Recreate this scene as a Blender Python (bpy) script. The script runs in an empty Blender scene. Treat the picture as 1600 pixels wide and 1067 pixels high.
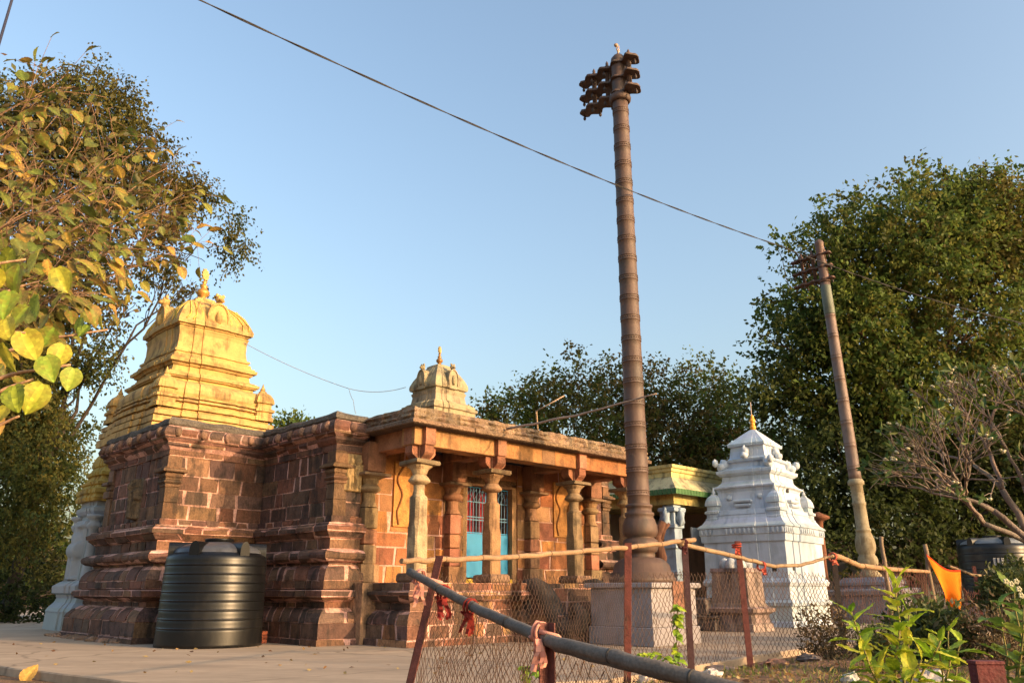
import bpy, math, random
import numpy as np
from mathutils import Vector, Matrix, noise as mnoise

R = random.Random(7)
NP = np.random.default_rng(11)
SC = bpy.context.scene
COL = SC.collection
rad = math.radians

# ------------------------------------------------------------------ camera, sky, sun, exposure
CAM_H = 0.9
PITCH = 17.265
cam = bpy.data.cameras.new("camera"); camo = bpy.data.objects.new("camera", cam); COL.objects.link(camo)
cam.sensor_width = 36.0; cam.lens = 1250.0 / 1600.0 * 36.0
cam.clip_start = 0.05; cam.clip_end = 2000
camo.location = (0, 0, CAM_H); camo.rotation_euler = (rad(90 + PITCH), 0, 0)
SC.camera = camo

SUN_AZ = Vector((0.866, -0.5, 0)).normalized()
SUN_EL = rad(13)
world = bpy.data.worlds.new("World"); SC.world = world; world.use_nodes = True
wn = world.node_tree.nodes; wl = world.node_tree.links
sky = wn.new('ShaderNodeTexSky'); sky.sky_type = 'NISHITA'; sky.sun_disc = False
sky.sun_elevation = SUN_EL; sky.sun_rotation = math.atan2(SUN_AZ.x, SUN_AZ.y)
sky.air_density = 1.25; sky.dust_density = 7.5; sky.ozone_density = 1.5; sky.altitude = 300
wl.new(sky.outputs[0], wn['Background'].inputs[0]); wn['Background'].inputs[1].default_value = 0.15
sun = bpy.data.lights.new("sun", 'SUN'); suno = bpy.data.objects.new("sun", sun); COL.objects.link(suno)
sun.energy = 2.0; sun.angle = rad(0.6); sun.color = (1.0, 0.62, 0.32)
sd = Vector((SUN_AZ.x * math.cos(SUN_EL), SUN_AZ.y * math.cos(SUN_EL), math.sin(SUN_EL)))
suno.rotation_euler = (-sd).to_track_quat('-Z', 'Y').to_euler(); suno.location = (30, -8, 20)
SC.view_settings.view_transform = 'Standard'; SC.view_settings.look = 'None'
SC.view_settings.exposure = 1.52; SC.view_settings.gamma = 1

# ------------------------------------------------------------------ helpers
CP, SP = math.cos(rad(PITCH)), math.sin(rad(PITCH))
def at(x, y, D):
    """a spot in the place: seen at this spot of the photo, D metres out in front"""
    d = y - 533.5
    r = (x - 800.0, 1250 * CP + d * SP, 1250 * SP - d * CP)
    k = D / r[1]
    return Vector((r[0] * k, D, CAM_H + r[2] * k))
def gr(x, y, z=0.0):
    d = y - 533.5
    r = (x - 800.0, 1250 * CP + d * SP, 1250 * SP - d * CP)
    k = (z - CAM_H) / r[2]
    return Vector((r[0] * k, r[1] * k, z))

class MB:
    def __init__(self): self.v = []; self.f = []; self.c = []; self.s = []
    def add(self, vs, fs, col, smooth=False):
        b = len(self.v); self.v.extend([tuple(p) for p in vs])
        for k, f in enumerate(fs):
            self.f.append(tuple(b + i for i in f)); self.c.append(col); self.s.append(smooth)
    def quad(self, a, b, c, d, col): self.add([a, b, c, d], [(0, 1, 2, 3)], col)
    def box(self, x0, x1, y0, y1, z0, z1, col, bev=0.0, jit=0.0):
        j = lambda: R.uniform(-jit, jit)
        if bev <= 0:
            vs = [(x + j(), y + j(), z + j()) for z in (z0, z1) for x, y in ((x0, y0), (x1, y0), (x1, y1), (x0, y1))]
            self.add(vs, [(3, 2, 1, 0), (4, 5, 6, 7), (0, 1, 5, 4), (1, 2, 6, 5), (2, 3, 7, 6), (3, 0, 4, 7)], col); return
        cx, cy, hx, hy = (x0 + x1) / 2, (y0 + y1) / 2, (x1 - x0) / 2, (y1 - y0) / 2
        rings = []
        for z, o in ((z0, bev), (z0 + bev, 0), (z1 - bev, 0), (z1, bev)):
            rings.append([(cx + sx * (hx - o) + j(), cy + sy * (hy - o) + j(), z + j()) for sx, sy in ((-1, -1), (1, -1), (1, 1), (-1, 1))])
        self.loft(rings, col)
    def loft(self, rings, col, closed=True, cap=(True, True), smooth=False):
        n = len(rings[0]); vs = [p for r in rings for p in r]; fs = []
        for i in range(len(rings) - 1):
            for k in range(n if closed else n - 1):
                a = i * n + k; b = i * n + (k + 1) % n
                fs.append((a, b, b + n, a + n))
        cols = col
        b0 = len(self.v); self.v.extend([tuple(p) for p in vs])
        for f in fs:
            self.f.append(tuple(b0 + i for i in f)); self.c.append(cols); self.s.append(smooth)
        if closed and cap[0]: self.f.append(tuple(b0 + i for i in reversed(range(n)))); self.c.append(cols); self.s.append(False)
        if closed and cap[1]: self.f.append(tuple(b0 + (len(rings) - 1) * n + i for i in range(n))); self.c.append(cols); self.s.append(False)
    def lathe(self, prof, col, cx=0, cy=0, n=24, smooth=True, cap=(True, True)):
        self.loft([[(cx + r * math.cos(2 * math.pi * k / n), cy + r * math.sin(2 * math.pi * k / n), z) for k in range(n)] for z, r in prof], col, smooth=smooth, cap=cap)
    def tube(self, pts, rs, col, n=6, smooth=True, cap=True):
        pts = [Vector(p) for p in pts]
        if not hasattr(rs, '__len__'): rs = [rs] * len(pts)
        rings = []; up = None
        for i, p in enumerate(pts):
            d = (pts[min(i + 1, len(pts) - 1)] - pts[max(i - 1, 0)])
            if d.length < 1e-9: d = Vector((0, 0, 1))
            d.normalize()
            if up is None: up = d.orthogonal().normalized()
            up = (up - d * up.dot(d))
            up = up.normalized() if up.length > 1e-6 else d.orthogonal().normalized()
            w = d.cross(up)
            rings.append([p + (up * math.cos(2 * math.pi * k / n) + w * math.sin(2 * math.pi * k / n)) * rs[i] for k in range(n)])
        self.loft(rings, col, smooth=smooth, cap=(cap, cap))
    def blob(self, c, r, col, n=8, amp=0.12, seed=0.0, smooth=True):
        c = Vector(c); rings = []
        if not hasattr(r, '__len__'): r = (r, r, r)
        for i in range(n + 1):
            th = math.pi * (0.04 + 0.92 * i / n)
            ring = []
            for k in range(n * 2):
                ph = math.pi * k / n
                d = Vector((math.sin(th) * math.cos(ph), math.sin(th) * math.sin(ph), -math.cos(th)))
                q = 1 + amp * mnoise.noise(d * 2.1 + Vector((seed, seed * 1.7, 3)))
                ring.append((c.x + d.x * r[0] * q, c.y + d.y * r[1] * q, c.z + d.z * r[2] * q))
            rings.append(ring)
        self.loft(rings, col, smooth=smooth)
    def build(self, name, mt, parent=None):
        me = bpy.data.meshes.new(name)
        me.from_pydata(self.v, [], self.f); me.update()
        at_ = me.attributes.new("Col", 'FLOAT_COLOR', 'FACE')
        arr = np.ones((len(self.f), 4), dtype=np.float32); arr[:, :3] = np.array([c[:3] for c in self.c], dtype=np.float32)
        at_.data.foreach_set("color", arr.ravel())
        me.polygons.foreach_set("use_smooth", self.s)
        me.materials.append(mt)
        o = bpy.data.objects.new(name, me); COL.objects.link(o)
        if parent: o.parent = parent
        return o

def tag(o, label=None, cat=None, group=None, kind=None):
    if label: o['label'] = label
    if cat: o['category'] = cat
    if group: o['group'] = group
    if kind: o['kind'] = kind
    return o
def thing(name, label, cat, loc=(0, 0, 0), rz=0.0, group=None):
    o = bpy.data.objects.new(name, None); COL.objects.link(o); o.empty_display_size = 0.3
    o.location = loc; o.rotation_euler = (0, 0, rz)
    return tag(o, label, cat, group)
def copy_tree(o, parent=None):
    c = o.copy(); COL.objects.link(c)
    if parent: c.parent = parent
    for ch in list(o.children): copy_tree(ch, c)
    return c

# ------------------------------------------------------------------ materials
def mat(name, base=(.5, .5, .5), attr=False, var=.3, vscale=5.0, rough=.85, metal=0.0, bump=.25, bscale=40.0,
        stain=None, samt=.5, sscale=2.5, stretch=(1, 1, 1), spec=.3, trans=0.0, bdist=.02, fine=.0, cracks=False, streak=None, stramt=.5):
    m = bpy.data.materials.new(name); m.use_nodes = True
    nt = m.node_tree; N = nt.nodes; L = nt.links
    p = N['Principled BSDF']; out = N['Material Output']
    tc = N.new('ShaderNodeTexCoord'); mp = N.new('ShaderNodeMapping'); L.new(tc.outputs['Object'], mp.inputs[0])
    mp.inputs['Scale'].default_value = stretch
    if attr:
        a = N.new('ShaderNodeAttribute'); a.attribute_name = 'Col'; csock = a.outputs['Color']
    else:
        a = N.new('ShaderNodeRGB'); a.outputs[0].default_value = (*base, 1); csock = a.outputs[0]
    n1 = N.new('ShaderNodeTexNoise'); n1.inputs['Scale'].default_value = vscale; n1.inputs['Detail'].default_value = 6; n1.inputs['Roughness'].default_value = .62
    L.new(mp.outputs[0], n1.inputs['Vector'])
    mr = N.new('ShaderNodeMapRange'); mr.inputs[1].default_value = .25; mr.inputs[2].default_value = .75
    mr.inputs[3].default_value = 1 - var; mr.inputs[4].default_value = 1 + var
    L.new(n1.outputs[0], mr.inputs[0])
    vm = N.new('ShaderNodeVectorMath'); vm.operation = 'SCALE'
    L.new(csock, vm.inputs[0]); L.new(mr.outputs[0], vm.inputs['Scale'])
    cur = vm.outputs[0]
    if fine > 0:
        n4 = N.new('ShaderNodeTexNoise'); n4.inputs['Scale'].default_value = vscale * 9; n4.inputs['Detail'].default_value = 4
        L.new(mp.outputs[0], n4.inputs['Vector'])
        m4 = N.new('ShaderNodeMapRange'); m4.inputs[1].default_value = .3; m4.inputs[2].default_value = .7; m4.inputs[3].default_value = 1 - fine; m4.inputs[4].default_value = 1 + fine
        L.new(n4.outputs[0], m4.inputs[0])
        v4 = N.new('ShaderNodeVectorMath'); v4.operation = 'SCALE'; L.new(cur, v4.inputs[0]); L.new(m4.outputs[0], v4.inputs['Scale']); cur = v4.outputs[0]
    if stain:
        n2 = N.new('ShaderNodeTexNoise'); n2.inputs['Scale'].default_value = sscale; n2.inputs['Detail'].default_value = 8; n2.inputs['Roughness'].default_value = .7
        L.new(mp.outputs[0], n2.inputs['Vector'])
        r2 = N.new('ShaderNodeMapRange'); r2.inputs[1].default_value = .52; r2.inputs[2].default_value = .68; r2.inputs[3].default_value = 0; r2.inputs[4].default_value = samt
        L.new(n2.outputs[0], r2.inputs[0])
        mx = N.new('ShaderNodeMix'); mx.data_type = 'RGBA'
        L.new(r2.outputs[0], mx.inputs['Factor']); L.new(cur, mx.inputs['A']); mx.inputs['B'].default_value = (*stain, 1)
        cur = mx.outputs['Result']
    if streak:
        ms_ = N.new('ShaderNodeMapping'); ms_.inputs['Scale'].default_value = (1, 1, .07); L.new(tc.outputs['Object'], ms_.inputs[0])
        ns = N.new('ShaderNodeTexNoise'); ns.inputs['Scale'].default_value = 6.5; ns.inputs['Detail'].default_value = 6; ns.inputs['Roughness'].default_value = .65
        L.new(ms_.outputs[0], ns.inputs['Vector'])
        nb = N.new('ShaderNodeTexNoise'); nb.inputs['Scale'].default_value = 3.2; nb.inputs['Detail'].default_value = 5; L.new(tc.outputs['Object'], nb.inputs['Vector'])
        mu = N.new('ShaderNodeMath'); mu.operation = 'MULTIPLY'; L.new(ns.outputs[0], mu.inputs[0]); L.new(nb.outputs[0], mu.inputs[1])
        rs = N.new('ShaderNodeMapRange'); rs.inputs[1].default_value = .26; rs.inputs[2].default_value = .36; rs.inputs[3].default_value = 0; rs.inputs[4].default_value = stramt
        L.new(mu.outputs[0], rs.inputs[0])
        mk = N.new('ShaderNodeMix'); mk.data_type = 'RGBA'; L.new(rs.outputs[0], mk.inputs['Factor']); L.new(cur, mk.inputs['A']); mk.inputs['B'].default_value = (*streak, 1); cur = mk.outputs['Result']
    if cracks:
        vo = N.new('ShaderNodeTexVoronoi'); vo.feature = 'DISTANCE_TO_EDGE'; vo.inputs['Scale'].default_value = .42
        nd = N.new('ShaderNodeTexNoise'); nd.inputs['Scale'].default_value = 1.6; nd.inputs['Detail'].default_value = 5
        L.new(tc.outputs['Object'], nd.inputs['Vector'])
        mxv = N.new('ShaderNodeMix'); mxv.data_type = 'VECTOR'; mxv.inputs['Factor'].default_value = .35
        L.new(tc.outputs['Object'], mxv.inputs['A']); L.new(nd.outputs['Color'], mxv.inputs['B']); L.new(mxv.outputs['Result'], vo.inputs['Vector'])
        rc = N.new('ShaderNodeMapRange'); rc.inputs[1].default_value = .0; rc.inputs[2].default_value = .012; rc.inputs[3].default_value = .55; rc.inputs[4].default_value = 0
        L.new(vo.outputs['Distance'], rc.inputs[0])
        mc = N.new('ShaderNodeMix'); mc.data_type = 'RGBA'; L.new(rc.outputs[0], mc.inputs['Factor']); L.new(cur, mc.inputs['A']); mc.inputs['B'].default_value = (.09, .065, .045, 1); cur = mc.outputs['Result']
    L.new(cur, p.inputs['Base Color'])
    p.inputs['Roughness'].default_value = rough; p.inputs['Metallic'].default_value = metal
    p.inputs['Specular IOR Level'].default_value = spec
    if bump > 0:
        n3 = N.new('ShaderNodeTexNoise'); n3.inputs['Scale'].default_value = bscale; n3.inputs['Detail'].default_value = 5
        L.new(mp.outputs[0], n3.inputs['Vector'])
        b = N.new('ShaderNodeBump'); b.inputs['Strength'].default_value = bump; b.inputs['Distance'].default_value = bdist
        L.new(n3.outputs[0], b.inputs['Height']); L.new(b.outputs[0], p.inputs['Normal'])
    if trans > 0:
        t = N.new('ShaderNodeBsdfTranslucent'); L.new(cur, t.inputs[0])
        ms = N.new('ShaderNodeMixShader'); ms.inputs[0].default_value = trans
        L.new(p.outputs[0], ms.inputs[1]); L.new(t.outputs[0], ms.inputs[2]); L.new(ms.outputs[0], out.inputs[0])
    return m

M = {}
M['stone'] = mat('weathered_stone', streak=(.022, .019, .016), stramt=.7, attr=True, var=.42, vscale=5, fine=.28, rough=.92, bump=.9, bscale=22, stain=(.028, .024, .02), samt=.88, sscale=1.35, stretch=(1, 1, .6), bdist=.03)
M['portico'] = mat('portico_stone', streak=(.055, .032, .02), stramt=.6, attr=True, var=.3, vscale=4, fine=.15, rough=.9, bump=.6, bscale=26, stain=(.10, .045, .022), samt=.55, sscale=2.3, bdist=.025)
M['rubble'] = mat('parapet_rubble', attr=True, var=.5, vscale=6, fine=.3, rough=.95, bump=1.0, bscale=16, stain=(.03, .027, .024), samt=.85, sscale=3, bdist=.05)
M['yellow'] = mat('yellow_plaster', streak=(.10, .065, .03), stramt=.62, attr=True, var=.14, vscale=2.5, fine=.06, rough=.8, bump=.3, bscale=25, stain=(.12, .075, .03), samt=.8, sscale=2.6, stretch=(1, 1, .8))
M['cream'] = mat('cream_plaster', streak=(.06, .05, .035), stramt=.6, attr=True, var=.16, vscale=4, fine=.1, rough=.85, bump=.35, bscale=25, stain=(.085, .072, .05), samt=.85, sscale=3.2, stretch=(1, 1, .5))
M['white'] = mat('white_limewash', streak=(.26, .285, .30), stramt=.38, attr=True, var=.06, vscale=3, rough=.8, bump=.45, bscale=11, stain=(.35, .37, .38), samt=.4, sscale=2.2, stretch=(1, 1, .4))
M['bronze'] = mat('bronze_sheet', streak=(.05, .045, .038), stramt=.5, attr=True, var=.2, vscale=6, fine=.1, rough=.62, metal=.08, bump=.3, bscale=14, stain=(.055, .038, .032), samt=.55, sscale=3, stretch=(1, 1, .35), spec=.45)
M['black'] = mat('black_polythene', attr=True, var=.25, vscale=3, rough=.36, bump=.05, bscale=20, stain=(.018, .016, .014), samt=.6, sscale=3.5, stretch=(1, 1, .4), spec=.35)
M['paint'] = mat('gloss_paint', attr=True, var=.08, vscale=5, rough=.5, bump=.05, spec=.4)
M['plinthpaint'] = mat('plinth_limewash', streak=(.12, .105, .095), stramt=.45, attr=True, var=.08, vscale=4, rough=.85, bump=.2, bscale=30, stain=(.20, .17, .16), samt=.35, sscale=2)
M['iron'] = mat('rusty_iron', attr=True, var=.35, vscale=14, fine=.2, rough=.75, bump=.3, bscale=60, stain=(.06, .025, .018), samt=.6, sscale=9)
M['wire'] = mat('rusty_wire', attr=True, var=.3, vscale=20, rough=.7, metal=.3, bump=0)
M['bamboo'] = mat('bamboo', attr=True, var=.25, vscale=7, fine=.22, rough=.7, bump=.25, bscale=60, stain=(.09, .07, .05), samt=.5, sscale=6)
M['cloth'] = mat('cloth', attr=True, var=.1, vscale=8, rough=.95, bump=.2, bscale=80, trans=.3)
M['leaf'] = mat('leaf', attr=True, var=.12, vscale=3, rough=.55, bump=0, trans=.35, spec=.35)
M['farleaf'] = mat('tree_leaf', attr=True, var=.25, vscale=.5, rough=.6, bump=0, trans=.48, spec=.2)
M['bark'] = mat('bark', attr=True, var=.4, vscale=6, fine=.2, rough=.95, bump=.8, bscale=18, stretch=(1, 1, .35), bdist=.03)
M['rock'] = mat('rock', attr=True, var=.35, vscale=7, fine=.2, rough=.95, bump=.8, bscale=18)
M['cable'] = mat('cable_rubber', attr=True, var=.2, vscale=3, rough=.7, bump=0)
M['gold'] = mat('gilded', attr=True, var=.2, vscale=8, rough=.45, metal=.45, bump=.1)

def soil_mat():
    m = mat('dry_soil', base=(.19, .105, .06), var=.45, vscale=3.0, fine=.35, rough=1.0, bump=1.0, bscale=14, stain=(.075, .075, .025), samt=.75, sscale=1.1, bdist=.06)
    return m
def slab_mat():
    return mat('old_concrete', base=(.36, .275, .20), var=.22, vscale=.9, fine=.12, rough=.9, bump=.35, bscale=20, stain=(.22, .17, .13), samt=.55, sscale=.6, stretch=(.5, 1.9, 1), bdist=.01, cracks=True)

# ------------------------------------------------------------------ ground
SOILPTS = []
def gheight(x, y):
    edge = 9.6 + (x - 1.4) * 0.95 if x > 1.0 else -1e9
    edge = min(edge, 20.5)
    h = -0.10
    if y < 8: h -= 0.62 * min(1, (8 - y) / 5.5)
    if x > 0.4 and y < 24:
        w = min(1, max(0, (edge + .1 - y) / 1.2)) * min(1, max(0, (x - .4) / 1.2))
        n = mnoise.noise(Vector((x * .7, y * .7, 0))) * .07 + mnoise.noise(Vector((x * 2.3, y * 2.3, 4))) * .03
        h = h + w * (.15 + n + .05 * max(0, min(1, (x - 4) / 3)))
    return h
def axis(a, b, step, far):
    l = list(np.arange(a, b, step)); k = step; p = l[-1]; q = l[0]
    while p < far: k *= 1.5; p += k; l.append(p)
    k = step
    while q > -far: k *= 1.5; q -= k; l.insert(0, q)
    return l
xs = axis(-12, 14, .22, 600); ys = axis(-1, 24, .22, 800)
mb = MB(); nx = len(xs)
mb.v = [(x, y, gheight(x, y)) for y in ys for x in xs]
for j in range(len(ys) - 1):
    for i in range(nx - 1):
        mb.f.append((j * nx + i, j * nx + i + 1, (j + 1) * nx + i + 1, (j + 1) * nx + i)); mb.c.append((.3, .2, .1)); mb.s.append(True)
ground = tag(mb.build('ground', soil_mat()), kind='structure')

# concrete court
edge = [(-30, 28), (-9.0, 12.75), (-6.39, 10.74), (-5.1, 9.8), (-3.77, 8.79), (-2.6, 8.15), (-1.4, 8.3), (.2, 8.75), (1.0, 9.15), (1.7, 10.0), (2.6, 11.2), (3.3, 12.15), (4.2, 13.3), (6.1, 15.5), (8.0, 17.6), (10.0, 19.2), (13.0, 20.4), (30, 22), (30, 45), (-30, 45)]
mb = MB(); n = len(edge)
def rnde(p, k): return (p[0] + .04 * mnoise.noise(Vector((k * 1.3, 0, 0))), p[1] + .05 * mnoise.noise(Vector((0, k * 1.9, 0))))
fine = []
for i in range(n):
    a, b = edge[i], edge[(i + 1) % n]
    L_ = math.dist(a, b); q = max(1, int(L_ / .35)) if i < 17 else 1
    for k in range(q): fine.append((a[0] + (b[0] - a[0]) * k / q, a[1] + (b[1] - a[1]) * k / q))
fine = [rnde(p, k) for k, p in enumerate(fine)]
mb.loft([[(x, y, -.2) for x, y in fine], [(x, y, -.015) for x, y in fine], [(x - (0), y + .015, 0) for x, y in fine]], (.4, .33, .25))
court = tag(mb.build('paved_court', slab_mat()), kind='structure')

# ------------------------------------------------------------------ temple
TA = rad(90 - 45.5)
TO = Vector((-1.728, 13.987, 0))
TU = Vector((math.cos(TA), math.sin(TA), 0)); TV = Vector((-math.sin(TA), math.cos(TA), 0))
def TW(s, t, z=0): return TO + TU * s + TV * t + Vector((0, 0, z))
temple = thing('stone_temple', 'old brown sandstone temple with pillared portico and yellow tower', 'temple', TO, TA)

BROWN = [tuple(q * 1.05 for q in c) for c in [(.125, .064, .042), (.088, .052, .040), (.145, .066, .044), (.165, .096, .056), (.110, .060, .050), (.14, .074, .046), (.098, .060, .047), (.148, .068, .044), (.125, .076, .053)]]
WARM = [(.30, .135, .05), (.33, .155, .062), (.26, .10, .045), (.21, .08, .048), (.30, .165, .08), (.23, .11, .052), (.36, .155, .05)]
MORT = (.52, .30, .245)
def jc(c, a=.18):
    k = 1 + R.uniform(-a, a); return (c[0] * k * R.uniform(.93, 1.07), c[1] * k, c[2] * k * R.uniform(.93, 1.07))

def chain_edges(pts, closed=False):
    """pts in order with the outside on the right of travel; returns (A, B, mitreA, mitreB)"""
    n = len(pts); E = []; nr = []
    segs = n if closed else n - 1
    for i in range(segs):
        a, b = Vector(pts[i]), Vector(pts[(i + 1) % n]); d = (b - a).normalized(); nr.append(Vector((d.y, -d.x)))
    def mit(i0, i1):
        a, b = nr[i0], nr[i1]; m_ = a + b; return m_ / (m_.dot(a))
    for i in range(segs):
        ma = mit(i - 1, i) if (i > 0 or closed) else nr[i]
        mb_ = mit(i, (i + 1) % segs) if (i < segs - 1 or closed) else nr[i]
        E.append((Vector(pts[i]), Vector(pts[(i + 1) % n]), ma, mb_))
    return E
def course(mb, E, prof, blk=(.3, .6), joint=.048, jit=.014, pal=BROWN, mort=MORT, prob=1.0):
    """one run of moulded blocks along the edges: prof = (offset, z) from the bottom up"""
    for A, B, ma, mb2 in E:
        L_ = (B - A).length
        def P(t, o, z):
            q = (A + ma * o).lerp(B + mb2 * o, t); return (q.x, q.y, z)
        for i in range(len(prof) - 1):
            (o0, z0), (o1, z1) = prof[i], prof[i + 1]
            q = max(1, int(L_ / .5))
            mb.quad(P(0, o0 - .006, z0), P(1, o0 - .006, z0), P(1, o1 - .006, z1), P(0, o1 - .006, z1), jc(mort, .12))
        t = 0.0; first = True
        while t < 1 - 1e-6:
            w = R.uniform(*blk) / L_; t1 = t + w
            if 1 - t1 < blk[0] * .6 / L_: t1 = 1.0
            jt = joint * R.uniform(.55, 1.35) / L_ * .5
            a = 0 if t == 0 else t + jt; b = 1 if t1 == 1 else t1 - jt
            c = jc(R.choice(pal)); j = R.uniform(0.002, jit)
            zl = R.uniform(-.006, .006); sk = R.uniform(-.022, .022) / L_ * (1 if joint > .045 else .4)
            zlo, zhi = prof[0][1], prof[-1][1]
            g0 = zlo + R.uniform(.004, .5) * joint; g1 = zhi - R.uniform(.004, .4) * joint
            pr = [(o, g0 + (z - zlo) / (zhi - zlo) * (g1 - g0)) for o, z in prof]
            ta, tb, ba, bb_ = (R.uniform(-.22, .22) * joint for _ in range(4))
            def tilt(z, e):
                q = (z - zlo) / (zhi - zlo); return z + ((ba if e == 0 else bb_) * (1 - q) + (ta if e == 0 else tb) * q)
            aa = lambda z: a if a == 0 else a + sk * (z - zlo) / (zhi - zlo) * 2
            bb = lambda z: b if b == 1 else b - sk * (z - zlo) / (zhi - zlo) * 2
            for i in range(len(pr) - 1):
                (o0, z0), (o1, z1) = pr[i], pr[i + 1]
                mb.quad(P(aa(z0), o0 + j, tilt(z0, 0)), P(bb(z0), o0 + j, tilt(z0, 1)), P(bb(z1), o1 + j, tilt(z1, 1)), P(aa(z1), o1 + j, tilt(z1, 0)), c)
                if a > 0: mb.quad(P(aa(z0), o0 - .01, z0), P(aa(z0), o0 + j, z0), P(aa(z1), o1 + j, z1), P(aa(z1), o1 - .01, z1), c)
                if b < 1: mb.quad(P(bb(z0), o0 + j, z0), P(bb(z0), o0 - .01, z0), P(bb(z1), o1 - .01, z1), P(bb(z1), o1 + j, z1), c)
            o, z = pr[0]; mb.quad(P(aa(z), o - .02, z), P(bb(z), o - .02, z), P(bb(z), o + j, z), P(aa(z), o + j, z), c)
            o, z = pr[-1]; mb.quad(P(aa(z), o + j, z), P(bb(z), o + j, z), P(bb(z), o - .02, z), P(aa(z), o - .02, z), c)
            t = t1

def wall_courses(mb, E, z0, z1, hs=(.24, .42), blk=(.25, .62), pal=BROWN, off=0.0, joint=.055):
    z = z0
    while z < z1 - 1e-6:
        h = R.uniform(*hs)
        if z1 - (z + h) < hs[0] * .7: h = z1 - z
        course(mb, E, [(off, z), (off, z + h)], blk, joint, .012, pal); z += h

CH_L = [(-2.15, 8.5), (-2.15, 7.6), (-2.45, 7.6), (-2.45, 4.5), (-.45, 4.5), (-.45, 1.75), (.12, 1.75)]
CX = 3.53
CH_R = [(2 * CX - x, y) for x, y in reversed(CH_L)]
body = MB(); parap = MB(); kern = MB()
for ch in (CH_L, CH_R):
    E = chain_edges(ch[::1])
    # outside must be on the right of travel; the left chain runs from the back towards the front
    A, B, _, _ = E[1]
    course(body, E, [(.44, -.02), (.43, .10)], (.3, .8), pal=BROWN[:2] + BROWN[4:5])
    course(body, E, [(.40, .10), (.395, .36)], (.3, .55))
    course(body, E, [(.40, .36), (.37, .44), (.30, .53), (.19, .60)], (.2, .42))
    course(body, E, [(.15, .60), (.15, .70)], (.25, .5))
    course(body, E, [(.15, .70), (.25, .74), (.32, .79)], (.3, .6))
    course(body, E, [(.34, .79), (.34, .90), (.20, .915)], (.3, .6))
    course(body, E, [(.20, .915), (.25, .93), (.25, 1.07)], (.22, .5))
    course(body, E, [(.25, 1.07), (.23, 1.17), (.17, 1.27), (.09, 1.33)], (.22, .5))
    course(body, E, [(.07, 1.33), (.07, 1.40)], (.3, .6))
    course(body, E, [(.10, 1.385), (.20, 1.405), (.265, 1.45), (.28, 1.50), (.265, 1.55), (.20, 1.595), (.10, 1.615)], (.3, .7), jit=.01)
    course(body, E, [(.07, 1.615), (.07, 1.80)], (.3, .6))
    course(body, E, [(.07, 1.80), (.12, 1.815), (.22, 1.92)], (.35, .7))
    course(body, E, [(.25, 1.92), (.26, 2.0), (.19, 2.045), (.19, 2.07), (.10, 2.085)], (.35, .7))
    course(body, E, [(.07, 2.085), (.07, 2.20)], (.2, .4))
    wall_courses(body, E, 2.20, 3.40, (.22, .40), (.24, .66))
    course(body, E, [(.03, 3.40), (.03, 3.52)], (.3, .8))
    course(body, E, [(.04, 3.52), (.12, 3.60), (.12, 3.66)], (.3, .7))
    course(body, E, [(.13, 3.66), (.22, 3.70), (.22, 3.74)], (.3, .8))
    course(body, E, [(.24, 3.74), (.26, 3.80), (.23, 3.88), (.17, 3.95), (.12, 3.97)], (.22, .45))
    for A, B, ma, mb2 in E:
        L_ = (B - A).length; k_ = max(1, int(L_ / .42))
        for k in range(k_):
            p = (A + ma * .25).lerp(B + mb2 * .25, (k + .5) / k_)
            body.blob((p.x, p.y, 3.83), (.075, .075, .095), jc((.20, .12, .085), .3), 6, .25, k)
    # crumbling parapet: irregular lumps of dark rubble concrete
    for A, B, ma, mb2 in E:
        L_ = (B - A).length; n_ = max(2, int(L_ / .12))
        rings = []
        for k in range(n_ + 1):
            t = k / n_; q0 = A + ma * .0; ring = []
            for o, z in ((-.25, 3.95), (.13, 3.95), (.17, 3.99), (.16, 4.06), (.10, 4.12), (-.25, 4.10)):
                e_ = 0 if k in (0, n_) else 1
                nn = mnoise.noise(Vector((A.x * 7 + t * L_ * 3.1, o * 9, z * 9))) * .035
                q = (A + ma * (o + nn * 1)).lerp(B + mb2 * (o + nn * 1), t)
                ring.append((q.x, q.y, z + (mnoise.noise(Vector((B.x * 5 + t * L_ * 2.3, z * 3, o))) * .03 if z > 3.96 else 0)))
            rings.append(ring)
        parap.loft(rings, (.10, .085, .07), closed=True)
# roof terrace
pl = CH_L + CH_R
parap.add([(x, y, 4.04) for x, y in pl], [tuple(range(len(pl)))], (.12, .10, .085))
wall_o = body.build('stone_wall', M['stone'], temple)
for ch in (CH_L, CH_R):
    for A, B, ma, mb2 in chain_edges(ch):
        q = [A - ma * .03, B - mb2 * .03, B - mb2 * .25, A - ma * .25]
        kern.loft([[(p.x, p.y, z) for p in q] for z in (-.1, 4.0)], (.16, .09, .07))
    kern.build('wall_core', M['stone'], temple); kern = MB()
parap.build('parapet', M['rubble'], temple)

# portico plinth with its own mouldings
pb = MB()
PL = [(.12, 1.30), (.12, .12), (2.55, .12), (2.55, -.12), (4.51, -.12), (4.51, .12), (6.94, .12), (6.94, 1.30)]
E = chain_edges(PL)
PAL2 = BROWN + WARM[3:6]
course(pb, E, [(.14, -.02), (.13, .11)], (.35, .8), pal=PAL2)
course(pb, E, [(.10, .11), (.10, .34)], (.28, .55), pal=PAL2)
course(pb, E, [(.10, .34), (.08, .43), (.0, .52), (-.06, .56)], (.2, .42), pal=PAL2)
course(pb, E, [(-.09, .56), (-.09, .70)], (.3, .6), pal=PAL2)
course(pb, E, [(-.06, .70), (.02, .735), (.09, .82)], (.3, .7), pal=PAL2)
course(pb, E, [(.10, .82), (.10, .87), (.0, .89)], (.3, .7), pal=PAL2)
course(pb, E, [(.0, .89), (.0, 1.03)], (.3, .7), pal=PAL2)
pb.add([(x, y, 1.03) for x, y in PL] , [tuple(range(len(PL)))], (.33, .20, .12))
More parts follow.
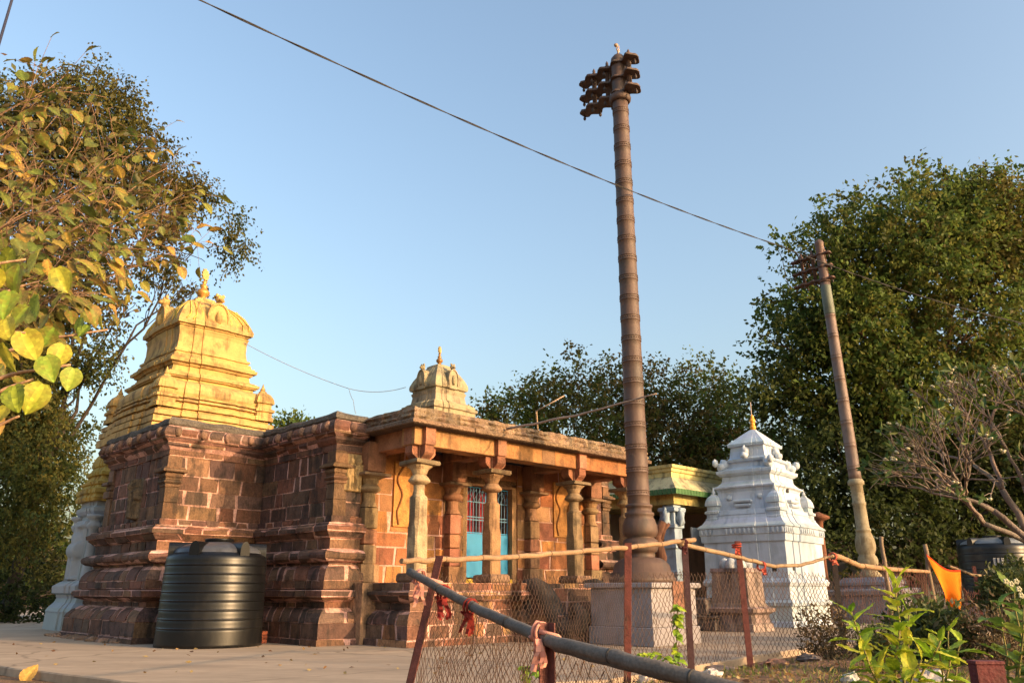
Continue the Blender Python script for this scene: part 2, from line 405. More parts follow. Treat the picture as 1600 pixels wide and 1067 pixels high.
pb.box(-.1, 7.16, 1.2, 3.2, 0, 1.026, (.33, .20, .12))
pb.build('plinth', M['stone'], temple)

# portico back wall, beside the door
bw = MB()
for s0, s1 in ((.10, 2.72), (4.34, 6.96)):
    E = chain_edges([(s0, 1.78), (s1, 1.78)])
    wall_courses(bw, E, 1.03, 3.62, (.26, .46), (.35, .8), pal=WARM)
E = chain_edges([(2.72, 1.78), (2.72, 2.3)]); wall_courses(bw, E, 1.03, 3.62, pal=WARM)
E = chain_edges([(4.34, 2.3), (4.34, 1.78)]); wall_courses(bw, E, 1.03, 3.62, pal=WARM)
bw.box(2.6, 4.46, 1.80, 2.4, 3.24, 3.62, (.30, .14, .07))
# painted ochre bands of the guardian niches
bw.build('portico_wall', M['portico'], temple)

def figure_relief(name, org, X, N, caps, res, w, h, col, mt, parent, base=None, thick=.0, label=None):
    """a carved figure standing out from its slab: a height field pushed out of the wall"""
    mb = MB(); nx_ = int(w / res); nz_ = int(h / res)
    org = Vector(org); X = Vector(X); N_ = Vector(N); grid = []
    for j in range(nz_ + 1):
        for i in range(nx_ + 1):
            x = -w / 2 + w * i / nx_; z = h * j / nz_; d = 0
            for x0, z0, x1, z1, r, dep in caps:
                ax, az = x1 - x0, z1 - z0; l2 = ax * ax + az * az
                t = 0 if l2 == 0 else max(0, min(1, ((x - x0) * ax + (z - z0) * az) / l2))
                q = math.hypot(x - x0 - ax * t, z - z0 - az * t) / r
                if q < 1: d = max(d, dep * math.sqrt(1 - q * q))
            edge_ = (i in (0, nx_) or j in (0, nz_))
            p = org + X * x + Vector((0, 0, z)) + N_ * (-.02 if edge_ else thick + d)
            grid.append(p)
    fs = [(j * (nx_ + 1) + i, j * (nx_ + 1) + i + 1, (j + 1) * (nx_ + 1) + i + 1, (j + 1) * (nx_ + 1) + i) for j in range(nz_) for i in range(nx_)]
    mb.add(grid, fs, col, True)
    o = mb.build(name, mt, parent)
    if label: o['label'] = label
    return o
STAND = [(0, .66, 0, .70, .075, .11), (0, .76, 0, .80, .05, .09), (0, .40, 0, .58, .085, .09), (-.10, .57, .10, .57, .045, .08), (-.11, .57, -.15, .40, .035, .07),
         (-.15, .40, -.10, .30, .03, .07), (.11, .57, .16, .44, .035, .07), (.16, .44, .13, .62, .028, .07), (-.05, .40, -.06, .06, .05, .08), (.05, .40, .06, .06, .05, .08), (-.10, .03, .10, .03, .04, .06)]
# carved pair panel beside the portico, on the front face of the middle block
twin = [(a * .62 - .0, b, c * .62, d, r * .72, dp * 1.15) for a, b, c, d, r, dp in STAND]
figure_relief('relief_panel', (-.08, 1.75, 2.66), (1, 0, 0), (0, -1, 0), [(a * .9 - .085, b * .82, c * .9 - .085, d * .82, r, e) for a, b, c, d, r, e in twin] + [(a * .9 + .085, b * .82, c * .9 + .085, d * .82, r, e) for a, b, c, d, r, e in twin], .014, .40, .72, (.30, .21, .10), M['portico'], temple, thick=.03)
# niche image on the side wall of the wing
figure_relief('niche_statue', (-2.45, 5.85, 2.25), (0, -1, 0), (-1, 0, 0), [(a * .9, b * .95, c * .9, d * .95, r * 1.3, e * 2.2) for a, b, c, d, r, e in STAND], .02, .42, .85, (.13, .095, .06), M['stone'], temple, thick=.012)
# guardian outlines on the portico wall
def snake(mb, pts, r, col):
    P_ = [Vector(p) for p in pts]; out = []
    for i in range(len(P_) - 1):
        p0, p1, p2, p3 = P_[max(i - 1, 0)], P_[i], P_[i + 1], P_[min(i + 2, len(P_) - 1)]
        for k in range(6):
            t = k / 6
            out.append(.5 * ((2 * p1) + (p2 - p0) * t + (2 * p0 - 5 * p1 + 4 * p2 - p3) * t * t + (3 * p1 - p0 - 3 * p2 + p3) * t ** 3))
    out.append(P_[-1]); mb.tube(out, r, col, 6)
for cx in (1.22, 2 * CX - 1.22):
    g = MB()
    g.box(cx - .33, cx + .33, 1.735, 1.79, 2.08, 3.36, (.43, .20, .06), .012)
    for sg in (-1, 1):
        snake(g, [(cx + sg * .10, 1.725, 3.28), (cx + sg * .22, 1.725, 3.12), (cx + sg * .26, 1.725, 2.95), (cx + sg * .14, 1.725, 2.72), (cx + sg * .19, 1.725, 2.52), (cx + sg * .25, 1.725, 2.35), (cx + sg * .2, 1.725, 2.12)], .022, (.17, .07, .025))
    g.build('guardian_panel', M['portico'], temple)

# pillars
NR = 16
def ring(kind, r, z, cx, cy):
    out = []
    for k in range(NR):
        a = 2 * math.pi * (k + .5) / NR
        x, y = math.cos(a), math.sin(a)
        if kind == 's': q = r / max(abs(x), abs(y)); q = min(q, r * 1.34)
        elif kind == 'o': q = r / max(abs(x), abs(y), (abs(x) + abs(y)) * .7071)
        else: q = r
        out.append((cx + x * q, cy + y * q, z))
    return out
def sqring(r, z, cx, cy, ch=.0):
    return [(cx + sx * r, cy + sy * r, z) for sx, sy in ((-1, -1), (1, -1), (1, 1), (-1, 1))]
STONEP = (.36, .25, .135)
def pillar(cx, cy, parent, wear, tint, name='pillar'):
    c1 = jc(tint, .06); mb = MB()
    # footing block
    mb.box(cx - .25, cx + .25, cy - .25, cy + .25, 1.03, 1.19, jc((.22, .13, .08)), .03, .008)
    h = .138
    # shaft, square with bruised and chamfered arrises
    n_ = 12; rings = []
    for k in range(n_ + 1):
        z = 1.19 + (2.5 - 1.19) * k / n_
        ch = .022 + .03 * (k > n_ * .62) + abs(mnoise.noise(Vector((cx * 3, wear, z * 3)))) * .012
        rr = []
        for q, (sx, sy) in enumerate(((-1, -1), (1, -1), (1, 1), (-1, 1))):
            cc = ch + max(0, mnoise.noise(Vector((cx * 5 + q * 3, wear, z * 4)))) * .018
            for w in ((0, 1) if sx * sy > 0 else (1, 0)):
                rr.append((cx + sx * (h - (cc if w == 0 else 0)), cy + sy * (h - (cc if w == 1 else 0)), z))
        # keep the eight corners running round
        rr.sort(key=lambda p: math.atan2(p[1] - cy, p[0] - cx)); rings.append(rr)
    mb.loft(rings, c1)
    mb.loft([ring('s', .136, 2.5, cx, cy), ring('o', .126, 2.535, cx, cy), ring('o', .108, 2.55, cx, cy), ring('c', .100, 2.62, cx, cy), ring('c', .104, 2.735, cx, cy)], c1)
    mb.loft([ring('c', .12, 2.73, cx, cy), ring('c', .175, 2.765, cx, cy), ring('c', .205, 2.79, cx, cy), ring('c', .20, 2.815, cx, cy), ring('c', .155, 2.87, cx, cy), ring('c', .12, 2.91, cx, cy)], jc(tint), smooth=True)
    mb.loft([ring('c', .125, 2.91, cx, cy), ring('o', .135, 2.94, cx, cy), ring('o', .16, 3.0, cx, cy), ring('s', .19, 3.05, cx, cy), ring('s', .205, 3.08, cx, cy)], jc(tint))
    mb.box(cx - .27, cx + .27, cy - .27, cy + .27, 3.08, 3.16, jc((.20, .14, .08)), .015, .012)
    # corbel bracket: two crossed arms that curve out
    for ax in (0, 1):
        for sg in (-1, 1):
            rr = []
            for o, z in ((.14, 3.16), (.17, 3.20), (.24, 3.25), (.27, 3.29), (.27, 3.42)):
                w = .105
                if ax == 0: rr.append([(cx, cy - w, z), (cx + sg * o, cy - w, z), (cx + sg * o, cy + w, z), (cx, cy + w, z)])
                else: rr.append([(cx - w, cy, z), (cx - w, cy + sg * o, z), (cx + w, cy + sg * o, z), (cx + w, cy, z)])
            mb.loft(rr, jc((.27, .11, .062)))
    mb.box(cx - .13, cx + .13, cy - .13, cy + .13, 3.14, 3.42, (.30, .14, .08))
    mb.box(cx - .115, cx + .115, cy - .30, cy - .09, 3.425, 3.76, jc((.33, .145, .085)), .012)
    mb.box(cx - .30 if cx < 3 else cx + .09, cx - .09 if cx < 3 else cx + .30, cy - .115, cy + .115, 3.425, 3.76, jc((.33, .145, .085)), .012) if cx < 1 or cx > 6 else None
    o = mb.build(name, M['portico'], parent); return o
PT = (.30, .20, .105)
for cx, tint in ((.5, (.32, .245, .14)), (2.31, (.26, .155, .08)), (2 * CX - 2.31, (.25, .165, .09)), (2 * CX - .5, (.30, .20, .105))):
    pillar(cx, .45, temple, cx, tint)
# half pillars engaged in the portico wall
for cx, tint in ((.28, (.26, .17, .09)), (2.36, (.25, .13, .07)), (2 * CX - 2.36, (.22, .125, .07)), (2 * CX - .28, (.26, .17, .09))):
    mb = MB(); cy = 1.70
    mb.box(cx - .20, cx + .20, cy - .16, cy + .1, 1.03, 1.36, jc(tint), .015)
    z = 1.36
    for h_ in (.36, .28, .40):
        mb.box(cx - .145, cx + .145, cy - .12, cy + .1, z, z + h_ - .012, jc(R.choice([tint, tint, (.30, .13, .08)])), .02, .004); z += h_
    mb.loft([ring('s', .14, z, cx, cy), ring('c', .12, z + .1, cx, cy), ring('c', .125, z + .26, cx, cy)], jc(tint)); z += .26
    mb.loft([ring('c', .13, z, cx, cy), ring('c', .21, z + .05, cx, cy), ring('c', .22, z + .09, cx, cy), ring('c', .15, z + .16, cx, cy)], jc(tint), smooth=True); z += .16
    mb.loft([ring('c', .15, z, cx, cy), ring('o', .18, z + .1, cx, cy), ring('s', .24, z + .15, cx, cy)], jc(tint)); z += .15
    mb.box(cx - .30, cx + .30, cy - .28, cy + .1, z, z + .06, jc((.2, .13, .08)), .01); z += .06
    mb.box(cx - .2, cx + .2, cy - .22, cy + .1, z, 3.62, jc((.24, .12, .07)), .03)
    mb.build('pilaster', M['portico'], temple)
# corner pilasters with cushion capitals on the projecting blocks
def corner_pilaster(x, y, sx, sy):
    mb = MB(); T_ = (.135, .078, .045)
    def b(z0, z1, o, col): mb.box(x - .16 if sx > 0 else x - .16, x + .16, y - .16, y + .16, z0, z1, col, .01)
    def bx(z0, z1, o, w, bev=.012):
        # wraps the corner: projects o beyond the two wall faces, w along each
        x0, x1 = (x - o, x + w) if sx < 0 else (x - w, x + o)
        mb.box(x0, x1, y - o, y + w, z0, z1, jc(T_), bev, .004)
    bx(2.2, 2.50, .035, .24); bx(2.505, 2.80, .03, .24)
    bx(2.80, 2.86, .05, .24); bx(2.86, 2.93, .085, .27, .03); bx(2.93, 2.97, .055, .25); bx(2.97, 3.08, .075, .26, .03)
    bx(3.08, 3.14, .15, .34); bx(3.14, 3.17, .11, .30)
    bx(3.17, 3.40, .05, .22)
    mb.build('corner_pilaster', M['stone'], temple)
corner_pilaster(-.45, 1.75, -1, -1); corner_pilaster(-2.45, 4.5, -1, -1)
corner_pilaster(2 * CX + .45, 1.75, 1, -1)
# wing rear corner (faces the far left)
mb = MB()
for z0, z1, o in ((2.2, 2.8, .035), (2.8, 2.95, .09), (2.97, 3.07, .06), (3.07, 3.14, .14), (3.14, 3.40, .05)):
    mb.box(-2.45 - o, -2.2, 7.36, 7.6 + o, z0, z1, jc((.18, .11, .07)), .012, .004)
mb.build('corner_pilaster', M['stone'], temple)

# beams
mb = MB(); BC = (.50, .25, .085)
x = .2
for x0, x1, c in ((.2, 2.33, (.34, .18, .075)), (2.33, 3.55, (.34, .165, .062)), (3.55, 3.95, (.21, .115, .06)), (3.95, 4.73, (.33, .15, .058)), (4.73, 6.86, (.31, .13, .052))):
    mb.box(x0 + .004, x1 - .004, .25, .63, 3.42, 3.80, c, .012)
mb.build('front_beam', M['portico'], temple)
mb = MB()
mb.box(.29, .66, .64, 1.8, 3.42, 3.80, (.32, .15, .08), .012)
mb.build('side_beam', M['portico'], temple); mb = MB()
mb.box(6.40, 6.77, .64, 1.8, 3.42, 3.80, (.32, .15, .08), .012); mb.build('side_beam', M['portico'], temple)
for xx in (2.31, 2 * CX - 2.31): mb = MB(); mb.box(xx - .18, xx + .18, .64, 1.8, 3.44, 3.80, (.26, .13, .07), .012); mb.build('side_beam', M['portico'], temple)
# roof slab with dripping lip and rubble above
mb = MB()
def lip(pts, segs, zlo):
    pass
E = chain_edges([(.05, 1.62), (.05, .08), (7.01, .08), (7.01, 1.62)])
course(mb, E, [(-.3, 3.74), (.03, 3.745), (.06, 3.76), (.06, 3.82), (.03, 3.85), (-.02, 3.86)], (1.1, 2.3), .02, .03, pal=[(.17, .11, .075), (.22, .145, .09), (.15, .105, .08)], mort=(.10, .07, .05))
mb.box(.08, 6.98, .12, 2.0, 3.80, 4.02, (.12, .095, .075))
mb.build('roof_slab', M['rubble'], temple)
mb = MB()
for A, B, ma, mb2 in E:
    L_ = (B - A).length; n_ = int(L_ / .09); rings = []
    for k in range(n_ + 1):
        t = k / n_; rr = []
        for q, (o, z) in enumerate(((-.30, 3.855), (.0, 3.855), (.025, 3.90), (-.01, 3.96), (.015, 4.0), (-.02, 4.07), (-.30, 4.09))):
            a_ = .0 if k in (0, n_) else 1.0
            nn = (mnoise.noise(Vector((A.x * 3 + t * L_ * 4.3, q * 1.7, A.y * 2))) * .05 + mnoise.noise(Vector((A.x + t * L_ * 11, q * 3.1, 5))) * .035) * a_ if 0 < q < 6 else 0
            zz = z + (mnoise.noise(Vector((t * L_ * 3.7, q, A.x + 9))) * .035 if q > 1 else 0)
            p = (A + ma * (o + nn)).lerp(B + mb2 * (o + nn), t); rr.append((p.x, p.y, zz))
        rings.append(rr)
    for k in range(n_):
        mb.loft([rings[k], rings[k + 1]], jc((.20, .135, .085), .4), cap=(k == 0, k == n_ - 1))
mb.box(.1, 6.96, .25, 1.8, 3.9, 4.06, (.13, .10, .08))
mb.build('roof_rubble', M['rubble'], temple)

# door
mb = MB()
for sa, sb in ((2.72, 2.86), (4.20, 4.34)):
    mb.box(sa, sb, 1.80, 2.06, 1.03, 3.24, (.33, .19, .095), .015)
mb.box(2.862, 4.198, 1.80, 2.06, 3.06, 3.236, (.26, .14, .08), .012)
mb.box(2.862, 4.198, 1.80, 2.06, 1.03, 1.13, (.55, .35, .05), .008)
mb.build('door_frame', M['portico'], temple)
BLUE = (.022, .22, .43)
for sa, sb in ((2.87, 3.525), (3.535, 4.19)):
    mb = MB(); y = 1.93
    mb.box(sa, sb, y, y + .025, 1.16, 2.06, BLUE, .004)
    dl = mb.build('door_leaf', M['paint'], temple)
    g = MB()
    for k in range(8):
        xx = sa + .015 + (sb - sa - .03) * k / 7
        g.box(xx - .008, xx + .008, y + .004, y + .02, 2.06, 3.04, BLUE if k in (0, 7) else (.05, .12, .2))
    for z in (2.07, 2.34, 2.40, 2.72, 3.03): g.box(sa, sb, y + .000, y + .012, z, z + .022, BLUE if z > 3 or z < 2.1 else (.06, .16, .26))
    for k in range(5):
        xx = sa + .07 + (sb - sa - .14) * k / 4
        snake(g, [(xx - .05, y - .004, 2.74), (xx, y - .012, 2.84), (xx + .05, y - .004, 2.9), (xx, y - .012, 2.98), (xx - .04, y - .004, 2.93)], .008, (.06, .12, .2))
    g.build('grille', M['paint'], dl)
mb = MB()
for k in range(9):
    xx = 2.88 + k * .147
    mb.quad((xx, 2.25 + .03 * (k % 2), 1.13), (xx + .147, 2.25 + .03 * ((k + 1) % 2), 1.13), (xx + .147, 2.25 + .03 * ((k + 1) % 2), 3.1), (xx, 2.25 + .03 * (k % 2), 3.1), (.30, .035, .045) if k % 3 != 1 else (.03, .015, .02))
mb.build('inner_curtain', M['cloth'], temple)
mb = MB(); mb.box(2.6, 4.46, 2.4, 2.45, 1, 3.6, (.05, .03, .02)); mb.box(2.72, 4.34, 1.8, 2.4, 3.11, 3.23, (.05, .03, .02))
mb.build('inner_door_wall', M['portico'], temple)

# steps and the pair of trunk-shaped balustrades at the front of the plinth
mb = MB()
for k in range(4): 
    course(mb, chain_edges([(2.72, -.1), (2.72, -.35 - .3 * (3 - k)), (4.34, -.35 - .3 * (3 - k)), (4.34, -.1)]), [(0, .235 * k - .02), (0, .235 * (k + 1))], (.3, .7), pal=PAL2)
    mb.box(2.73, 4.33, -.34 - .3 * (3 - k), -.05, .235 * k, .235 * (k + 1) - .006, (.33, .2, .12))
mb.build('stair', M['stone'], temple)
for sx in (2.86, 4.62):
    mb = MB(); pr = []
    # a rolled volute: thick curve from the plinth edge down, curling back up at the foot
    pts = [(0.0, .95), (-.22, .96), (-.45, .86), (-.62, .68), (-.75, .46), (-.93, .28), (-1.15, .22), (-1.34, .32), (-1.38, .5), (-1.26, .6), (-1.14, .52), (-1.15, .42)]
    rr = [.17, .19, .2, .2, .2, .2, .19, .165, .13, .1, .075, .05]
    P3 = [Vector((sx, .05 + a, b)) for a, b in pts]
    out = []; ro = []
    for i in range(len(P3) - 1):
        for k in range(3): out.append(P3[i].lerp(P3[i + 1], k / 3)); ro.append(rr[i] + (rr[i + 1] - rr[i]) * k / 3)
    out.append(P3[-1]); ro.append(rr[-1])
    mb.tube(out, [r * .95 for r in ro], (.06, .048, .04), 10)
    mb.box(sx - .15, sx + .15, -1.0, -.0, -.01, .3, (.06, .048, .04), .03)
    mb.blob((sx, -.1, .62), (.17, .28, .32), (.06, .048, .04), 8, .2, sx)
    mb.build('trunk_balustrade', M['stone'], temple)

# ------------------------------------------------------------------ towers
def bayplan(hx, hy, b=.36, p=.07, q=.0):
    """rectangle with a projecting middle bay on each side"""
    q1 = []
    for hx_, hy_ in ((hx, hy), (hy, hx)):
        b1, b2 = hx_ * min(.85, b * 1.75), hx_ * b; p1, p2 = hy_ * p * .5, hy_ * p
        q1.append([(-hx_, 0), (-b1, 0), (-b1, p1), (-b2, p1), (-b2, p2), (b2, p2), (b2, p1), (b1, p1), (b1, 0)])
    P_ = []
    for x, o in q1[0]: P_.append((x, -hy - o))
    for x, o in q1[1]: P_.append((hx + o, x))
    for x, o in q1[0]: P_.append((-x, hy + o))
    for x, o in q1[1]: P_.append((-hx - o, -x))
    return P_
def levels(mb, plan, lv, cx, cy, z0, col, ja=.05):
    prev = None; n = len(plan)
    for i in range(len(lv) - 1):
        (za, a), (zb, b) = lv[i], lv[i + 1]
        c = jc(col, ja)
        ra = [(cx + x * a, cy + y * a, z0 + za) for x, y in plan]; rb = [(cx + x * b, cy + y * b, z0 + zb) for x, y in plan]
        mb.loft([ra, rb], c, cap=(i == 0, i == len(lv) - 2))
def kuta(mb, cx, cy, z, w, h, col):
    pl_ = bayplan(w, w, .4, .1)
    levels(mb, pl_, [(0, 1), (.10 * h, 1), (.12 * h, .86), (.22 * h, .86), (.24 * h, 1.06), (.30 * h, 1.06), (.33 * h, .8), (.44 * h, .78), (.46 * h, 1.0), (.52 * h, .98), (.60 * h, .9), (.70 * h, .66), (.76 * h, .34), (.80 * h, .28)], cx, cy, z, col)
    mb.lathe([(z + .79 * h, w * .16), (z + .84 * h, w * .3), (z + .9 * h, w * .16), (z + h, w * .03)], col, cx, cy, 8)
def horseshoe(mb, c, nrm, w, h, col, lion=True):
    """arched gable standing out from a tower face with a lion mask on top"""
    c = Vector(c); n_ = Vector(nrm); x_ = Vector((-n_.y, n_.x, 0))
    out = []
    for k in range(15):
        a = math.pi * (-.18 + 1.36 * k / 14)
        out.append((w * math.cos(a), h * .45 + h * .55 * math.sin(a)))
    out = [(w * .8, 0)] + out + [(-w * .8, 0)]
    f_ = [c + x_ * a + Vector((0, 0, b)) + n_ * .09 for a, b in out]; b_ = [c + x_ * a + Vector((0, 0, b)) - n_ * .35 for a, b in out]
    mb.loft([b_, f_], col)
    rim = [c + x_ * a * .98 + Vector((0, 0, b * .98)) + n_ * .1 for a, b in out[1:-1]]
    mb.tube(rim, w * .11, jc(col), 6)
    mb.blob(c + n_ * .10 + Vector((0, 0, h * .42)), (w * .33, w * .33, h * .26), jc(col), 6, .3, c.x)
    if lion:
        t = c + Vector((0, 0, h * 1.02)) + n_ * .05
        mb.blob(t + Vector((0, 0, w * .34)), (w * .40, w * .40, w * .46), jc(col), 8, .45, c.y)
        mb.blob(t + n_ * w * .35 + Vector((0, 0, w * .25)), (w * .26, w * .26, w * .2), jc(col), 6, .3, c.y)
        for sg in (-1, 1):
            mb.blob(t + x_ * sg * w * .3 + Vector((0, 0, w * .75)), (w * .16, w * .16, w * .2), jc(col), 5, .2, 2)
            mb.blob(t + x_ * sg * w * .62 + Vector((0, 0, -h * .16)), (w * .26, w * .2, w * .3), jc(col), 6, .4, 4)
def finial(name, parent, x, y, z, h, w, sunny=True, col=(.50, .25, .06)):
    mb = MB()
    mb.lathe([(z, w * .9), (z + h * .06, w * 1.0), (z + h * .10, w * .55), (z + h * .14, w * .5), (z + h * .22, w * 1.0), (z + h * .30, w * 1.05), (z + h * .38, w * .6), (z + h * .42, w * .45), (z + h * .46, w * .7), (z + h * .50, w * .45), (z + h * .56, w * .25), (z + h * .60, w * .5), (z + h * .63, w * .2), (z + h * .7, w * .1)], col, x, y, 14)
    if sunny:
        # flat spiked sun disc on top
        P_ = []
        for k in range(20):
            a = 2 * math.pi * k / 20; r = h * (.17 if k % 2 else .125)
            P_.append((r * math.cos(a), z + h * .82 + r * 1.15 * math.sin(a)))
        nx_, ny_ = .5, -.86
        mb.loft([[(x + a * .86 + .02 * nx_, y + a * .5 + .02 * ny_, b) for a, b in P_], [(x + a * .86 - .02 * nx_, y + a * .5 - .02 * ny_, b) for a, b in P_]], (.62, .45, .14))
    return mb.build(name, M['gold'], parent)

YEL = (.45, .29, .10)
ty = MB(); tcx, tcy = -1.1, 7.2; hx, hy = 1.40, 1.64
plan = bayplan(hx, hy, .34, .055)
YL = [(0, 1.0), (.17, 1.0), (.17, .965), (.21, .96), (.21, .985), (.33, .985), (.33, .945), (.37, .94), (.37, .965), (.47, .965), (.50, .925), (.55, .92), (.55, .94), (.64, .94),
      (.66, .90), (.72, .89), (.72, .915), (.76, .915), (.76, .90), (.80, .90), (.80, .915), (.84, .915), (.85, .885), (.92, .88), (1.02, .88), (1.10, .86), (1.17, .82), (1.22, .76), (1.25, .70),
      (1.31, .70), (1.31, .74), (1.34, .74), (1.34, .765), (1.40, .77), (1.40, .74), (1.43, .735), (1.43, .71), (1.455, .71), (1.455, .675), (1.50, .65), (1.62, .64), (1.62, .665), (1.68, .69), (1.68, .725), (1.75, .73), (1.75, .70), (1.80, .695), (1.80, .66), (1.86, .65), (1.90, .645), (1.90, .62), (1.95, .615), (1.95, .635), (2.0, .635), (2.0, .60), (2.06, .59), (2.2, .575), (2.42, .575), (2.50, .59), (2.54, .60), (2.54, .58), (2.58, .58), (2.58, .60), (2.61, .60), (2.62, .64), (2.70, .645), (2.74, .63), (2.83, .60), (3.0, .53), (3.15, .425), (3.25, .30), (3.28, .22), (3.34, .22), (3.36, .17), (3.42, .15)]
YL = [(z, a - (.022 if z < .9 and k % 4 in (2, 3) else 0)) for k, (z, a) in enumerate(YL)]
YL = [(z if z < 2.7 else 2.7 + (z - 2.7) * 1.22, a) for z, a in YL]
levels(ty, plan, YL, tcx, tcy, 4.05, YEL, .035)
for sx in (-1, 1):
    for sy in (-1, 1):
        kuta(ty, tcx + sx * hx * .80, tcy + sy * hy * .82, 4.05 + .55, .215, .90, YEL)
    # small barrel shrines in the middle of the faces
# ribbed tiles of the dome, one relief net per side
for side in range(4):
    for k in range(-5, 6):
        pts = []
        for z, a in ((2.72, .642), (2.83, .607), (3.0, .538), (3.15, .433), (3.24, .32)):
            u_ = k / 6.0 + .10 * math.sin((z - 2.7) * 9)
            if abs(u_) < .33: continue
            x, y = ((u_ * hx * a, -hy * (a + .004)), (hx * (a + .004), u_ * hy * a), (u_ * hx * a, hy * (a + .004)), (-hx * (a + .004), u_ * hy * a))[side]
            pts.append((tcx + x, tcy + y, 4.05 + 2.7 + (z - 2.7) * 1.22))
        if len(pts) > 2: ty.tube(pts, .014, (.66, .44, .09), 5)
tower = ty.build('yellow_tower', M['yellow'], temple)
for nrm, c in (((0, -1, 0), (tcx, tcy - hy * .585, 6.66)), ((-1, 0, 0), (tcx - hx * .585, tcy, 6.66)), ((1, 0, 0), (tcx + hx * .585, tcy, 6.66)), ((0, 1, 0), (tcx, tcy + hy * .585, 6.66))):
    h_ = MB(); horseshoe(h_, c, nrm, .25, .63, YEL); h_.build('lion_gable', M['yellow'], tower)
finial('finial', tower, tcx, tcy, 4.05 + 3.56, .86, .145)

# small cream tower over the hall, on the temple axis
st_ = MB(); CRM = (.33, .27, .165); scx, scy = 3.47, 3.62
sp = bayplan(.64, .64, .34, .07)
SL = [(0, 1.0), (.88, 1.0), (.90, 1.06), (.96, 1.06), (.98, .99), (1.04, .98), (1.06, .90), (1.10, .84), (1.12, .74), (1.28, .70), (1.36, .745), (1.38, .70), (1.42, .70), (1.44, .78), (1.50, .80), (1.56, .79), (1.70, .70), (1.85, .56), (1.98, .40), (2.02, .34), (2.06, .33), (2.1, .2)]
levels(st_, sp, SL, scx, scy, 4.08, CRM, .06)
stw = st_.build('cream_tower', M['cream'], temple)
for nrm in ((0, -1, 0), (-1, 0, 0), (1, 0, 0), (0, 1, 0)):
    h_ = MB(); horseshoe(h_, (scx + nrm[0] * .46, scy + nrm[1] * .46, 5.50), nrm, .15, .48, CRM); h_.build('lion_gable', M['cream'], stw)
finial('finial', stw, scx, scy, 4.08 + 2.09, .50, .08, True, (.30, .15, .05))

# ------------------------------------------------------------------ side shrine at the far left (white below, yellow above)
ssh = thing('side_shrine', 'narrow shrine with yellow tiered top and pale carved base behind the temple wing', 'shrine', (-10.25, 20.9, 0), TA)
mb = MB(); GW = (.33, .345, .36)
sp = bayplan(.94, .94, .34, .08)
levels(mb, sp, [(0, 1.0), (.38, .985), (.42, 1.0), (.50, .96), (.62, .86), (.72, .82), (.76, .84), (.80, .84), (.84, .93), (1.0, .94), (1.06, .86), (1.10, .80), (1.14, .72), (2.66, .60), (2.70, .66), (2.78, .70), (2.86, .70), (2.90, .62), (3.02, .62)], 0, 0, 0, GW, .03)
sb_ = mb.build('carved_base', M['white'], ssh)
ELE = [(-.02, 1.0, .02, .95, .2, .16), (-.14, .72, .16, .72, .22, .2), (.12, .95, .22, .62, .09, .16), (.22, .62, .12, .42, .07, .14), (.12, .42, -.02, .40, .055, .12), (-.14, .6, -.16, .1, .11, .14), (.12, .6, .12, .1, .1, .14), (-.02, 1.15, -.02, 1.32, .12, .12), (-.25, 1.3, .25, 1.3, .06, .1), (-.26, .05, .26, .05, .06, .12)]
for X_, N_, o_ in (((1, 0, 0), (0, -1, 0), (0, -.65, 1.12)), ((0, -1, 0), (-1, 0, 0), (-.65, 0, 1.12))):
    figure_relief('elephant_relief', o_, X_, N_, ELE, .03, .62, 1.45, GW, M['white'], sb_, thick=.05)
mb = MB()
for sx, sy in ((-1, -1), (1, -1), (-1, 1)):
    for q in ((sx * .64, sy * .64),):
        mb.lathe([(1.12, .16), (1.25, .13), (1.5, .11), (2.3, .10), (2.36, .15), (2.44, .18), (2.5, .12), (2.56, .13), (2.62, .2), (2.68, .2)], GW, q[0] * .9, q[1] * .9, 10)
mb.build('corner_column', M['white'], sb_)
mb = MB(); YS = (.42, .28, .06)
levels(mb, sp, [(3.02, .74), (3.10, .76), (3.18, .72), (3.22, .76), (3.32, .76), (3.36, .68), (3.42, .66), (3.44, .70), (3.50, .70), (3.56, .60), (3.66, .56), (3.68, .62), (3.76, .62), (3.82, .54), (3.90, .50), (3.92, .53), (3.98, .54), (4.08, .52), (4.22, .46), (4.34, .36), (4.42, .2), (4.45, .14)], 0, 0, 0, YS, .05)
yt = mb.build('tiered_top', M['yellow'], ssh)
mb = MB(); mb.lathe([(4.43, .1), (4.48, .14), (4.55, .06), (4.6, .12), (4.66, .1), (4.76, .02)], YS, 0, 0, 10); mb.build('finial', M['yellow'], yt)

